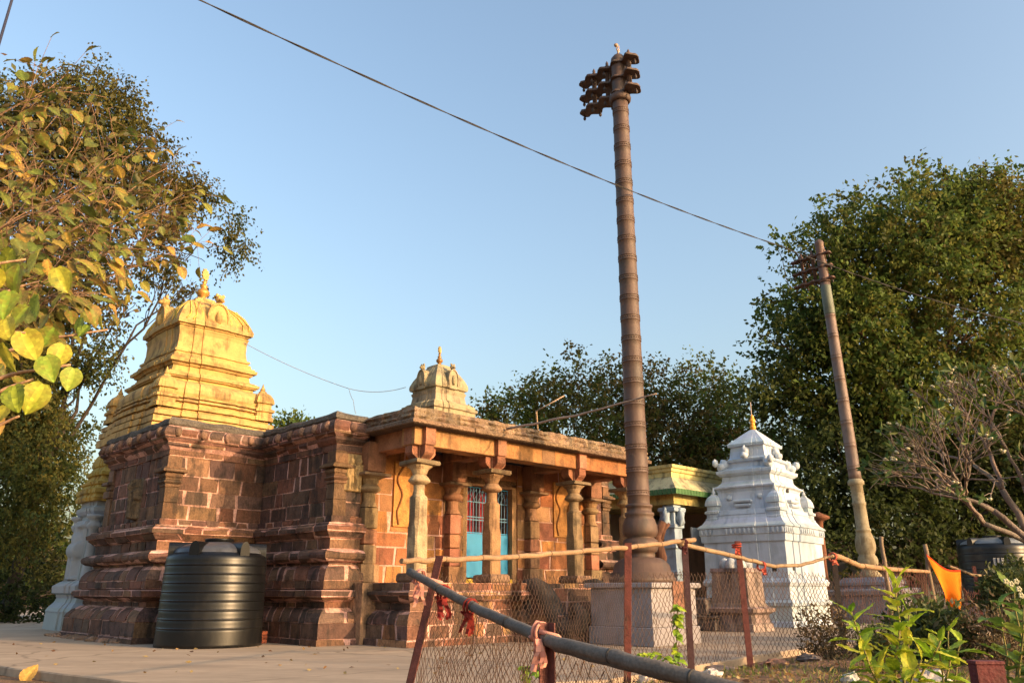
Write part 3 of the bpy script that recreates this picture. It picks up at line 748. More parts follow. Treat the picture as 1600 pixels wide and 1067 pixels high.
# ------------------------------------------------------------------ water tank by the wall
def water_tank(name, label, loc, Rr, H, ribs, col, taper=.0, lugs=True, wallcol=None):
    t = thing(name, label, 'water tank', loc)
    mb = MB(); prof = [(0, Rr), (.05, Rr * 1.0)]
    z0 = .30; hh = H - .16
    dz = (hh - z0) / ribs
    rr = lambda z: Rr * (1 - taper * z / H)
    prof += [(z0 - .06, rr(z0))]
    for k in range(ribs):
        z = z0 + dz * k
        q = rr(z); prof += [(z - .03, q), (z - .026, q - .001), (z - .022, q - .007), (z - .018, q - .008), (z - .012, q - .007), (z - .008, q + .006), (z - .004, q + .009), (z + .004, q + .009), (z + .008, q + .006), (z + .012, q + .001), (z + .018, q), (z + dz * .5, rr(z + dz * .5))]
    prof += [(hh - .02, rr(hh)), (hh + .02, rr(hh) - .03), (hh + .06, rr(hh) - .10)]
    mb.lathe(prof, col, n=56, cap=(True, False)); mb.build('shell', M['black'], t)
    mb = MB(); top = []
    for k in range(7):
        a = k / 6; top.append((hh + .058 + .20 * math.sin(a * math.pi / 2), (rr(hh) - .10) * math.cos(a * math.pi / 2 * .93)))
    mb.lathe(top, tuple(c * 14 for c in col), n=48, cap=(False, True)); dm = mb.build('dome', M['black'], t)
    mb = MB(); mb.lathe([(hh + .22, .24), (hh + .285, .24), (hh + .295, .25), (hh + .31, .24), (hh + .315, .1)], col, n=28); mb.build('lid', M['black'], t)
    if lugs:
        for k in range(6):
            a = rad(k * 60 + 22)
            d = Vector((math.cos(a), math.sin(a), 0)); e = Vector((-d.y, d.x, 0)); mb = MB(); rings = []
            for q, r_ in ((.28, .0), (1.0, .0)):
                p = d * (rr(hh) - .02) * q; rings.append([p + e * (.09 * math.cos(b)) + Vector((0, 0, hh + .09 + (.15 * math.sin(b) if math.sin(b) > 0 else 0))) for b in [math.pi * j / 10 for j in range(11)]] + [p - e * .09 + Vector((0, 0, hh - .02)), p + e * .09 + Vector((0, 0, hh - .02))])
            mb.loft(rings, col, smooth=False); mb.build('lug', M['black'], t)
    return t
tank1 = water_tank('water_tank', 'big black ribbed plastic water tank standing against the temple wall', (-5.20, 14.62, .0), .875, 1.62, 8, (.0042, .0045, .0055), .05)
# corner brick stack beside it
for k in range(3):
    mb = MB(); mb.box(-.12, .12, -.06, .06, 0, .068, jc((.34, .09, .045)), .006, .003)
    b = mb.build('brick', M['rock']); b.location = TW(-1.12, 2.83, .0 + .07 * k); b.rotation_euler = (0, 0, TA + .2 + R.uniform(-.12, .12))
    tag(b, ['lowest red brick of the small stack beside the black tank', 'middle red brick of the small stack beside the black tank', 'topmost red brick of the small stack beside the black tank'][k], 'brick', 'red bricks beside the tank')

# ------------------------------------------------------------------ tall flagstaff
def plate_outline(L1, L2, w):
    """scalloped long board; along +y, lobes and waists"""
    half = []; n_ = 40
    for k in range(n_ + 1):
        y = -L2 + (L1 + L2) * k / n_
        e = min(1, (k / n_) / .06, (1 - k / n_) / .06)
        half.append((w * (.72 + .28 * math.cos((y) * 2 * math.pi / .36)) * (.35 + .65 * e), y))
    return half + [(-a, b) for a, b in reversed(half)]
def flagstaff(name, label, loc, Hh, prof, bands, plates, col, rz, plinth, tip, r_top, shaft_parts, bell_col=(.05, .032, .026), L1=1.06, L2=.50, w=.22):
    t = thing(name, label, 'flagstaff', loc, rz)
    for pname, pm, pr, pc in shaft_parts:
        mb = MB(); mb.lathe(pr, pc, n=32); mb.build(pname, pm, t)
    for i, zb in enumerate(plates):
        mb = MB(); ol = plate_outline(L1, L2, w)
        mb.loft([[(x, y, zb - .03) for x, y in ol], [(x, y, zb + .03) for x, y in ol]], col)
        rimt = [(x * 1.03, y * 1.01, zb - .02) for x, y in ol]
        mb.tube(rimt + [rimt[0]], .016, tuple(c * .9 for c in col), 5)
        po = mb.build('arm_board', M['bronze'], t)
        for sy in (L1 - .05, L1 - .40, L1 - .75, -L2 + .06):
            for sx in (-.13, .13):
                if sy == L1 - .05 or sy == -L2 + .06: 
                    if sx > 0: continue
                    sx = 0
                bm_ = MB(); bm_.lathe([(zb - .20, .002), (zb - .18, .012), (zb - .165, .03), (zb - .13, .034), (zb - .09, .02), (zb - .07, .008), (zb - .02, .006)], bell_col, sx, sy, 8)
                bm_.build('bell', M['bronze'], po)
    for yy in (L1 - .36, L1 - .74, -L2 + .22):
        mb = MB(); mb.lathe([(plates[0] - .05, .055), (plates[-1] + .04, .055), (plates[-1] + .06, .07), (plates[-1] + .12, .07), (plates[-1] + .14, .03), (plates[-1] + .21, .035), (plates[-1] + .27, .008)], col, 0, yy, 10)
        mb.build('arm_post', M['bronze'], t)
    return t
BR = (.098, .060, .046)
def shaft_prof(z0, z1, r0, r1, step):
    pr = [(z0, r0)]; z = z0 + step * .5
    while z < z1 - .2:
        r = r0 + (r1 - r0) * (z - z0) / (z1 - z0)
        pr += [(z - .20, r), (z - .062, r), (z - .061, r + .001), (z - .060, r + .009), (z - .0595, r + .010), (z - .043, r + .010), (z - .0425, r + .009), (z - .041, r + .001), (z - .038, r), (z + .028, r), (z + .031, r + .001), (z + .0325, r + .009), (z + .033, r + .010), (z + .049, r + .010), (z + .0495, r + .009), (z + .051, r + .001), (z + .054, r)]
        z += step
    return pr + [(z1, r1)]
PX, PY = 2.36, 15.12
s_main = shaft_prof(2.42, 11.05, .205, .166, .43)
base_pr = [(1.03, .60), (1.12, .60), (1.13, .57), (1.20, .57), (1.22, .53), (1.34, .50), (1.42, .42), (1.46, .34), (1.47, .25), (1.56, .25), (1.57, .29), (1.62, .31), (1.70, .33), (1.78, .31), (1.80, .27), (1.83, .25), (1.85, .30), (1.93, .325), (2.03, .32), (2.13, .285), (2.20, .25), (2.22, .27), (2.27, .27), (2.28, .235), (2.36, .228), (2.37, .25), (2.41, .25), (2.43, .205)]
head_pr = [(11.04, .20), (11.08, .23), (11.14, .24), (11.20, .22), (11.23, .19), (11.30, .165), (12.04, .16), (12.10, .17), (12.16, .16), (12.24, .10), (12.27, .03)]
fs1 = flagstaff('flagstaff', 'tall dark bronze temple flagstaff on a grey square plinth', (PX, PY, 0), 12.3, None, None, [11.25, 11.62, 12.0], BR, TA, None, None, None,
    [('shaft', M['bronze'], s_main, BR), ('bell_base', M['bronze'], base_pr, (.10, .060, .044)), ('neck', M['bronze'], head_pr, BR)])
mb = MB()
for a, b, r in (((0, 0, 12.25), (.02, -.02, 12.5), .02), ((.02, 0, 12.3), (-.08, 0, 12.52), .016), ((-.02, 0, 12.3), (.1, .02, 12.44), .014)): mb.tube([a, b], [r, r * .6], (.5, .34, .22), 6)
mb.blob((-.05, 0, 12.5), (.06, .04, .05), (.5, .34, .22), 6, .4)
mb.build('finial', M['bronze'], fs1)
for k in range(20):
    mb = MB(); z = 2.42 + .215 + .43 * k + .0
    if z > 10.9: break
    r = .205 - .039 * (z - 2.42) / 8.6
    for q in range(26):
        a = 2 * math.pi * q / 26; mb.blob((math.cos(a) * (r + .006), math.sin(a) * (r + .006), z - .005), (.009, .010, .011), BR, 3, 0)
    mb.lathe([(z - .014, r - .02), (z - .012, r + .003), (z + .004, r + .003), (z + .006, r - .02)], BR, n=26); mb.build('stud_band', M['bronze'], fs1)
mb = MB()
GP = (.27, .25, .26)
for z0, z1, a in ((0, .30, .70), (.30, .94, .665)): mb.box(-a, a, -a, a, z0, z1, GP, .012)
mb.box(-.745, .745, -.745, .745, .94, 1.03, GP, .015)
mb.build('plinth', M['plinthpaint'], fs1)

# second flagstaff, on the right behind the shrine
p2 = Vector((10.78, 25.0, 0))
CRP = (.27, .225, .145)
base2 = [(z, r_ * .66) for z, r_ in [(1.28, .50), (1.34, .50), (1.44, .36), (1.50, .33), (1.56, .36), (1.66, .43), (1.76, .44), (1.86, .40), (1.92, .34), (1.96, .36), (2.06, .42), (2.2, .44), (2.36, .42), (2.5, .36), (2.6, .30), (2.62, .34), (2.68, .34), (2.70, .29), (3.4, .28), (3.42, .31), (3.48, .31), (3.5, .28), (4.0, .275), (4.02, .36), (4.12, .37), (4.2, .29)]]
s2 = shaft_prof(4.2, 10.75, .185, .155, .72)
fs2 = flagstaff('flagstaff', 'more distant flagstaff with weathered pinkish shaft and cream base in front of the big tree', p2, 12, None, None, [10.85, 11.3, 11.75], (.12, .062, .045), TA, None, None, None,
    [('shaft', M['bronze'], s2, (.17, .115, .095)), ('vase_base', M['yellow'], base2, CRP), ('neck', M['bronze'], [(10.74, .19), (10.85, .16), (12.1, .14), (12.15, .16), (12.22, .13), (12.3, .05)], (.15, .085, .065))], L1=1.05, L2=.33, w=.18)
fs2.rotation_euler = (Matrix.Rotation(rad(-1.6), 4, 'Y') @ Matrix.Rotation(TA, 4, 'Z')).to_euler()
mb = MB(); mb.lathe([(9.6, .168), (9.62, .176), (10.6, .166), (10.62, .156)], (.12, .135, .10), n=24); mb.build('verdigris_sleeve', M['bronze'], fs2)
mb = MB(); sp = bayplan(1.0, 1.0, .6, .05)
levels(mb, sp, [(0, 1.0), (.2, 1.0), (.22, .9), (.74, .86), (.76, .92), (.80, 1.0), (.90, 1.04), (.94, 1.0), (.96, .72), (1.05, .68), (1.06, .74), (1.14, .72), (1.28, .58)], 0, 0, 0, (.19, .18, .205), .05)
mb.build('plinth', M['plinthpaint'], fs2)

# ------------------------------------------------------------------ white shrine
WA = rad(50)
WN = Vector((7.10, 21.5, 0)); WU = Vector((math.cos(WA), math.sin(WA), 0)); WV = Vector((-math.sin(WA), math.cos(WA), 0))
WC = WN + WU * 1.46 + WV * 1.18
shr = thing('white_shrine', 'whitewashed square shrine with stepped tower and orange finial', 'shrine', WC, WA)
shr.scale = (1, .86, 1)
WHT = (.47, .525, .585)
mb = MB(); sp = bayplan(1.40, 1.40, .36, .045)
WL = [(0, 1.0), (.12, 1.0), (.14, .99), (.50, .985), (.52, 1.03), (.60, 1.04), (.66, .98), (1.0, .97), (1.02, 1.0), (1.10, 1.03), (1.18, 1.0), (1.20, .97), (2.16, .965), (2.16, 1.0), (2.34, 1.01), (2.36, 1.03), (2.52, 1.03), (2.54, 1.06), (2.58, 1.05), (2.66, .97), (2.80, .90), (2.92, .86)]
levels(mb, sp, WL, 0, 0, 0, WHT, .015)
# scalloped hanging edge
for side in range(4):
    for k in range(-9, 10):
        u_ = k * .15
        a = 1.40 * 1.03 + .012 + (.063 if abs(u_) < .5 else 0)
        x, y = ((u_, -a), (a, u_), (u_, a), (-a, u_))[side]
        mb.blob((x, y, 2.44), (.05 if side % 2 == 0 else .025, .025 if side % 2 == 0 else .05, .085), WHT, 5, 0)
sh_b = mb.build('shrine_body', M['white'], shr)
mb = MB()
WT = [(2.90, .88), (3.02, .86), (3.04, .78), (3.30, .72), (3.55, .68), (3.62, .70), (3.66, .75), (3.70, .75), (3.74, .68), (3.82, .62), (3.86, .60), (4.0, .59), (4.02, .63), (4.08, .68), (4.16, .69), (4.20, .60), (4.26, .52), (4.40, .50), (4.42, .56), (4.48, .58), (4.50, .48), (4.56, .44), (4.74, .42), (4.86, .41), (4.88, .46), (4.95, .47), (5.10, .34), (5.30, .17), (5.42, .06)]
levels(mb, sp, WT, 0, 0, 0, WHT, .015)
for sx in (-1, 1):
    for sy in (-1, 1):
        kuta(mb, sx * 1.05, sy * 1.05, 2.72, .22, 1.0, WHT)
        # crouching lions on the upper corners
        c = Vector((sx * .83, sy * .83, 4.3)); o = Vector((sx, sy, 0)).normalized()
        mb.blob(c, (.14, .14, .12), WHT, 7, .3, sx + sy * 3); mb.blob(c + o * .18 + Vector((0, 0, .10)), (.10, .10, .11), WHT, 6, .4, sx * 2 + sy)
        mb.blob(c - o * .12 + Vector((0, 0, .06)), (.14, .14, .16), WHT, 6, .5, sy)
    for q in (0, 1):
        # bosses and little barrel shrines on each face
        a = .86
        for z, w, hh in ((3.42, .18, .13), ):
            p = (sx * 1.06, 0) if q == 0 else (0, sx * 1.06)
            for z_, s_ in ((2.95, .30), (3.10, .26), (3.22, .30)):
                mb.box(p[0] - (.16 if q == 0 else s_), p[0] + (.16 if q == 0 else s_), p[1] - (s_ if q == 0 else .16), p[1] + (s_ if q == 0 else .16), z_, z_ + .09, WHT, .03)
        p = Vector((sx * .70, 0, 4.70)) if q == 0 else Vector((0, sx * .70, 4.70))
        mb.blob(p, (.12, .12, .15), WHT, 7, .5, sx + q); mb.blob(p + Vector((0, 0, .0)) + (Vector((sx, 0, 0)) if q == 0 else Vector((0, sx, 0))) * .1 - Vector((0, 0, .12)), (.12, .12, .1), WHT, 6, .5, q)
        for k in (-1, 1):
            p = Vector((sx * 1.0, k * .52, 3.38)) if q == 0 else Vector((k * .52, sx * 1.0, 3.38))
            mb.blob(p, (.10, .10, .09), WHT, 6, .5, k + sx)
tw2 = mb.build('shrine_tower', M['white'], shr)
mb = MB()
for z, r in ((5.40, .07), (5.50, .10), (5.60, .08), (5.70, .10), (5.80, .06)): mb.blob((0, 0, z), (r, r, .09), (.72, .30, .03), 6, .2, z)
mb.build('finial', M['paint'], tw2)
mb = MB(); mb.tube([(.12, .08, 5.25), (.14, .08, 6.3)], .02, (.35, .28, .22), 6); mb.build('lightning_rod', M['iron'], tw2)
mb = MB()
for x, z in ((-.95, 1.40), (.45, 1.42), (-.92, 2.98), (-.1, 3.52)):
    mb = MB(); mb.box(x - .06, x + .06, -1.40 * .97 - .012 + (.32 if z > 2.9 else 0) * 1, -1.2 if z < 2.9 else -.7, z, z + .15, (.03, .03, .03)); mb.build('vent_hole', M['iron'], shr)
for y_, z in ((.5, 1.42), (-.95, 1.38)):
    mb = MB(); mb.box(-1.40 * .97 - .012, -1.2, y_ - .07, y_ + .07, z, z + .15, (.03, .03, .03)); mb.build('vent_hole', M['iron'], shr)

# stone pedestal in front of the shrine
ped = thing('stone_pedestal', 'brown stone pedestal standing in front of the white shrine', 'pedestal', gr(1158, 985), WA)
mb = MB(); PC = (.26, .19, .165)
sp4 = [(-.5, -.5), (.5, -.5), (.5, .5), (-.5, .5)]
levels(mb, sp4, [(0, 1.15), (.16, 1.12), (.18, 1.04), (.36, 1.0), (.42, 1.22), (.50, 1.26), (.54, 1.0), (.62, .92), (1.28, .86), (1.32, .92), (1.40, .90)], 0, 0, 0, PC, .12)
mb.build('base', M['stone'], ped)
mb = MB()
for k in range(8):
    a = k * math.pi / 4
    mb.blob((.28 * math.cos(a), .28 * math.sin(a), 1.46), (.13, .13, .18), (.42, .43, .44), 6, .1, k)
mb.lathe([(1.38, .36), (1.48, .34), (1.52, .2)], (.42, .43, .44)); mb.build('lotus_top', M['rock'], ped)
# dark stone trough
mb = MB(); mb.box(-.3, .3, -.25, .25, 0, .28, (.10, .085, .08), .04, .02); mb.box(-.34, .34, -.28, .28, .26, .34, (.14, .11, .09), .03, .02); mb.box(-.3, .28, -.05, .28, .33, .74, (.12, .10, .09), .05, .02)
tr = mb.build('stone_trough', M['stone']); tr.location = gr(1112, 985); tr.rotation_euler = (0, 0, WA)
tag(tr, 'low dark stone block left of the brown pedestal before the white shrine', 'stone block')

# ------------------------------------------------------------------ pavilion between flagstaff and shrine
pav = thing('pavilion', 'small pavilion with sloping cream roof, green edge and pale blue pillars', 'pavilion', (4.50, 22.6, 0), TA)
mb = MB(); CR = (.5, .42, .2)
# local x,y: near corner at the origin, running +x and +y
def hip(z, o): return [(-o, -o), (3.2 + o, -o), (3.2 + o, 3.2 + o), (-o, 3.2 + o)]
mb.loft([[(x, y, 3.50) for x, y in hip(0, .30)], [(x, y, 3.58) for x, y in hip(0, .30)], [(x, y, 3.66) for x, y in hip(0, .22)], [(x, y, 3.98) for x, y in hip(0, -.10)]], (.46, .40, .23))
mb.loft([[(x, y, z) for x, y in hip(0, o)] for z, o in ((3.975, -.08), (4.10, -.08), (4.12, -.03), (4.20, -.01), (4.22, .04), (4.30, .06), (4.30, -.1))], (.56, .46, .19))
mb.loft([[(x, y, z) for x, y in hip(0, o)] for z, o in ((3.2, .02), (3.49, .02))], (.42, .34, .12))
rf = mb.build('roof', M['cream'], pav)
mb = MB(); 
fo = hip(0, .315); fi = hip(0, .24)
for k in range(4):
    a, b = Vector((*fo[k], 0)), Vector((*fo[(k + 1) % 4], 0)); n_ = 26
    for j in range(n_):
        p0, p1 = a.lerp(b, j / n_), a.lerp(b, (j + .86) / n_)
        d = (b - a).normalized(); nn = Vector((d.y, -d.x, 0))
        mb.loft([[p0 + Vector((0, 0, 3.44)), p1 + Vector((0, 0, 3.44)), p1 - nn * .05 + Vector((0, 0, 3.44)), p0 - nn * .05 + Vector((0, 0, 3.44))], [q + Vector((0, 0, 3.59)) for q in (p0, p1, p1 - nn * .05, p0 - nn * .05)]], (.05, .13, .04))
mb.build('green_fascia', M['paint'], rf)
LB = (.30, .38, .46)
for x, y in ((.25, .25), (2.95, .25), (.25, 2.95), (2.95, 2.95)):
    mb = MB(); mb.box(x - .18, x + .18, y - .18, y + .18, 0, 3.2, LB, .02)
    for z, o in ((.0, .10), (.5, .05), (1.3, .05), (2.0, .05), (2.55, .05), (3.0, .10)): mb.box(x - .18 - o, x + .18 + o, y - .18 - o, y + .18 + o, z, z + (.12 if z else .4), LB, .02)
    for sg in (-1, 1):
        mb.blob((x + sg * .28, y, 2.85), (.13, .1, .24), LB, 7, .5, x + sg); mb.blob((x, y + sg * .28, 2.85), (.1, .13, .24), LB, 7, .5, y + sg)
    mb.build('pillar', M['plinthpaint'], pav)
mb = MB(); mb.box(-.1, 3.3, -.1, 3.3, 0, .34, (.30, .29, .29), .02); mb.build('floor', M['plinthpaint'], pav)
mb = MB()
mb.box(1.0, 1.62, .12, .16, 2.05, 2.62, (.55, .56, .56), .01); mb.build('notice_board', M['paint'], pav); mb = MB(); mb.box(.1, .14, .55, 1.15, 2.05, 2.62, (.55, .56, .56), .01)
mb.build('notice_board', M['paint'], pav)
mb = MB()
for z in (.9, 1.02, 1.9): mb.tube([(.5, 1.6, z), (2.9, 1.6, z)], .03, (.50, .30, .10), 6)
for k in range(7): mb.tube([(.6 + k * .36, 1.6, .34), (.6 + k * .36, 1.6, 1.0)], .035, (.55, .26, .05), 6)
mb.box(.5, 2.9, 1.57, 1.63, 1.2, 1.34, (.55, .28, .05), .01)
mb.build('railing', M['paint'], pav)
mb = MB(); mb.box(3.22, 3.26, -.1, 3.2, .3, 3.2, (.30, .22, .16)); mb.box(-.1, 3.2, 3.2, 3.24, .3, 3.2, (.25, .20, .16)); mb.build('back_wall', M['plinthpaint'], pav)
# red-brown trunk statue column at its left
mb = MB(); mb.tube([at(1028, 905, 20), at(1034, 870, 20), at(1026, 840, 20), at(1036, 815, 20)], [.16, .13, .12, .10], (.11, .05, .03), 8); 
mb.tube([at(1030, 850, 20), at(1038, 825, 20), at(1046, 818, 20)], [.07, .06, .04], (.11, .05, .03), 7)
tag(mb.build('tree_stump', M['bark']), 'reddish forked stump standing behind the bronze flagstaff base', 'tree stump')
# rusty square panel
mb = MB(); mb.box(-.17, .17, -.012, .012, 0, .42, (.22, .10, .06), .004)
b = mb.build('metal_sheet', M['iron']); b.location = at(1066, 952, 13.0); b.rotation_euler = (0, 0, .5); tag(b, 'small rusty square metal sheet beside the grey flagstaff plinth', 'metal sheet')
b.location.z = max(.0, b.location.z)

# hanging pagoda-shaped lamp post behind the shrine
mb = MB(); q = at(1281, 830, 27.5)
mb.lathe([(0, .12), (1.9, .10), (2.0, .14), (2.9, .12), (3.1, .14), (3.15, .2), (3.2, .36), (3.27, .36), (3.36, .16), (3.42, .05)], (.17, .07, .04), n=14)
b = mb.build('lamp_pillar', M['rock']); b.location = (q.x, q.y, 0); tag(b, 'reddish stone lamp pillar with flat cap just behind the white shrine', 'lamp pillar')

# ------------------------------------------------------------------ boundary wall and second tank
mb = MB(); a, b = at(1230, 905, 32.5), at(1900, 905, 32); a.z = b.z = 0
d = (b - a).normalized(); nn = Vector((d.y, -d.x, 0))
mb.loft([[a + nn * .12, b + nn * .12, b - nn * .12, a - nn * .12]] + [[p + Vector((0, 0, z)) for p in (a + nn * w, b + nn * w, b - nn * w, a - nn * w)] for z, w in ((2.35, .12), (2.351, .17), (2.45, .17))], (.13, .14, .15))
tag(mb.build('boundary_wall', M['plinthpaint']), 'plain grey compound wall under the big right-hand trees', 'wall')
q = gr(1556, 905, .0); 
tank2 = water_tank('water_tank', 'black water tank under the trees behind the orange flag', (14.3, 24.5, .55), .98, 1.75, 6, (.012, .013, .014), .0, True)
mb = MB(); mb.box(-1.1, 1.1, -1.1, 1.1, -.62, .0, (.25, .24, .22), .02); mb.build('stand', M['plinthpaint'], tank2)
mb = MB(); a0 = rad(238); 
for k in range(3):
    th = a0 + k * .10; x, y = math.cos(th) * 1.0, math.sin(th) * 1.0; tx, ty_ = -math.sin(th), math.cos(th)
    mb.box(x - .035, x + .035, y - .012, y + .012, 1.03, 1.23, (.2, .21, .23), .0)
mb.build('label_sticker', M['paint'], tank2)

# ------------------------------------------------------------------ fences
def angle_post(mb, p0, p1, w, face_dir, col):
    """L-section iron post from p0 up to p1, with both flanges"""
    p0, p1 = Vector(p0), Vector(p1); f_ = Vector(face_dir).normalized(); s_ = Vector((-f_.y, f_.x, 0))
    th = .007
    for a_, b_ in ((f_, s_), (s_, f_)):
        c0 = [p0, p0 + a_ * w, p0 + a_ * w + b_ * th, p0 + b_ * th]; mb.loft([c0, [q + (p1 - p0) for q in c0]], col)
def pole_pts(pts, r, seg=10, wob=.012, seed=0):
    out = []; rr = []
    for i in range(len(pts) - 1):
        a, b = Vector(pts[i]), Vector(pts[i + 1])
        for k in range(seg):
            t = k / seg; p = a.lerp(b, t); q = (i + t) * seg
            n_ = Vector((mnoise.noise(Vector((q * .35, seed, 0))), mnoise.noise(Vector((q * .35, seed, 7))), mnoise.noise(Vector((q * .35, seed, 13))))) * wob
            out.append(p + n_); rr.append(r[i] + (r[i + 1] - r[i]) * t)
    out.append(Vector(pts[-1])); rr.append(r[-1]); return out, rr
def bamboo(mb, pts, r, col, node=.33, seed=0, wob=.012, nodes=True):
    P_, rr = pole_pts(pts, r, 14, wob, seed)
    o2, r2, rings_ = [], [], []; acc = 0
    for i, p in enumerate(P_):
        if i: acc += (p - P_[i - 1]).length
        o2.append(p); r2.append(rr[i])
        if nodes and acc > node and 0 < i < len(P_) - 1:
            d = (P_[i + 1] - P_[i - 1]).normalized()
            rings_.append((p, d, rr[i]))
            acc = 0
    for p, q, rr_ in rings_: mb.tube([p - q * .007, p, p + q * .007], [rr_ * 1.05, rr_ * 1.13, rr_ * 1.05], tuple(c * .45 for c in col), 10)
    mb.tube(o2, r2, col, 10)
def chainlink(mb, top, bot, cell, r, col, sag=.015, seed=0):
    """woven wire panel between two posts: zig-zag wires; top/bot are two 3-D points each"""
    t0, t1 = Vector(top[0]), Vector(top[1]); b0, b1 = Vector(bot[0]), Vector(bot[1])
    Lx = (t1 - t0).length; Hh = ((t0 - b0).length + (t1 - b1).length) / 2
    nx_ = max(3, int(Lx / cell)); nz_ = max(3, int(Hh / (cell * 1.3)))
    nrm = (t1 - t0).cross(Vector((0, 0, 1))).normalized()
    for i in range(nx_):
        pts = []
        for j in range(nz_ + 1):
            u_ = (i + .5 + (.5 if (i + j) % 2 else -.5)) / nx_ ; v_ = j / nz_
            n1 = mnoise.noise(Vector((u_ * 5, v_ * 5, seed))); n2 = mnoise.noise(Vector((u_ * 7, v_ * 6, seed + 5)))
            u2 = u_ + n1 * .018 + R.uniform(-.12, .12) / nx_; v2 = v_ + n2 * .018
            if j == nz_: v2 += R.uniform(-.012, .03)
            p = b0.lerp(b1, u2).lerp(t0.lerp(t1, u2), v2) + nrm * (n2 * sag * 2.0 + (r if (i + j) % 2 else -r))
            p.z -= sag * math.sin(math.pi * min(1, max(0, u_))) * v_
            pts.append(p)
        mb.tube(pts, r, jc(col, .2), 4, smooth=True, cap=False)
def ribbon(mb, c, dirs, w, col, L_=.2, n_=3, seed=0):
    rr = random.Random(seed)
    for k in range(n_):
        p = Vector(c) + Vector((rr.uniform(-.02, .02), rr.uniform(-.02, .02), 0)); pts = [p]
        for q in range(5):
            p = p + Vector((rr.uniform(-.015, .015), rr.uniform(-.015, .015), -L_ / 5 * rr.uniform(.6, 1.2))); pts.append(p)
        for i in range(5):
            a, b = pts[i], pts[i + 1]; s_ = Vector((w * .5 * (1 - .1 * i), rr.uniform(-.012, .012), 0))
            mb.quad(a - s_, a + s_, b + s_, b - s_, jc(col, .25))
def wrap(mb, c, axis_, r, col, seed=0):
    rr = random.Random(seed); ax = Vector(axis_).normalized(); u_ = ax.orthogonal().normalized(); w_ = ax.cross(u_)
    pts = []
    for k in range(22):
        a = k * .62; pts.append(Vector(c) + (u_ * math.cos(a) + w_ * math.sin(a)) * r * rr.uniform(.98, 1.12) + ax * (k - 11) * .0028)
    mb.tube(pts, .009, col, 5)

IR = (.17, .055, .04); WR = (.10, .060, .044)
# near fence, its grey bamboo rail sloping down to the right
nf = thing('near_fence', 'nearest wire fence with thick grey bamboo rail and leaning rusty post', 'fence', (0, 0, 0))
A0, A1 = at(634, 1067, 5.95), at(681, 868, 6.05); A0 = A0 + (A0 - A1) * .9
B1 = at(856, 972, 4.55); B0 = Vector((B1.x - .01, B1.y, -.35))
C1 = at(1545, 1032, 3.25); C0 = Vector((C1.x + .03, C1.y, -.5))
mb = MB(); angle_post(mb, A0, A1, .065, (.86, -.5, 0), IR); mb.build('fence_post', M['iron'], nf)
mb = MB(); angle_post(mb, B0, B1, .062, (-.8, -.6, 0), (.13, .045, .035)); mb.build('fence_post', M['iron'], nf)
mb = MB(); C0_ = C0; mb.box(C1.x - .055, C1.x + .05, C1.y - .01, C1.y + .05, -.5, C1.z - .012, (.10, .02, .02), .004); mb.box(C1.x - .058, C1.x + .053, C1.y - .013, C1.y + .053, C1.z - .012, C1.z, (.12, .03, .03), .002)
mb.box(C1.x - .057, C1.x + .052, C1.y - .013, C1.y + .05, C1.z - .155, C1.z - .148, (.16, .10, .09))
mb.build('fence_post', M['iron'], nf)
GB = (.115, .10, .088)
mb = MB()
r0, r1_, r2_ = at(640, 893, 5.95), at(856, 1000, 4.5), at(1250, 1105, 3.5)
bamboo(mb, [r0, at(740, 948, 5.25), r1_, at(1000, 1037, 4.0), r2_], [.028, .030, .034, .036, .036], GB, .42, 3, .006)
P2_, _ = pole_pts([at(868, 1010, 4.46), at(1010, 1046, 3.98), at(1250, 1112, 3.5)], [.02, .02, .02], 10, .01, 8)
mb.tube(P2_, .026, (.085, .075, .067), 8)
mb.build('rail', M['bamboo'], nf)
mb = MB()
chainlink(mb, (at(668, 925, 6.02), at(856, 1018, 4.57)), (at(668, 925, 6.02) - Vector((.22, -.03, 1.45)), at(856, 1018, 4.57) - Vector((0.0, 0, 1.15))), .031, .0030, WR, .03, 1)
chainlink(mb, (at(860, 1022, 4.55), at(1250, 1112, 3.52)), (at(860, 1022, 4.55) - Vector((0, 0, 1.1)), at(1250, 1112, 3.52) - Vector((0, 0, .9))), .031, .0030, WR, .03, 2)
mb.build('wire_mesh', M['wire'], nf)
for k, (px, py, D, c, L_) in enumerate(((656, 905, 5.9, (.62, .30, .24), .16), (693, 930, 5.62, (.22, .025, .022), .15), (734, 952, 5.3, (.24, .03, .022), .13), (842, 990, 4.55, (.70, .32, .24), .17))):
    mb = MB(); wrap(mb, at(px, py - 4, D), (.6, -.6, -.15), .046, c, k); ribbon(mb, at(px, py, D) + Vector((0, -.05, -.02)), None, .03, c, L_, 5, k + 4)
    if k in (0, 3):
        s0 = at(px, py - 5, D); e0 = (A1 if k == 0 else B1) + Vector((.02, -.03, -.22 if k == 0 else -.10))
        mb.tube([s0 + Vector((0, -.045, 0)), e0 + Vector((.03, -.03, .03)), e0 + Vector((.05, 0, .01))], [.012, .016, .012], c, 6)
    mb.build('cloth_tie', M['cloth'], nf)

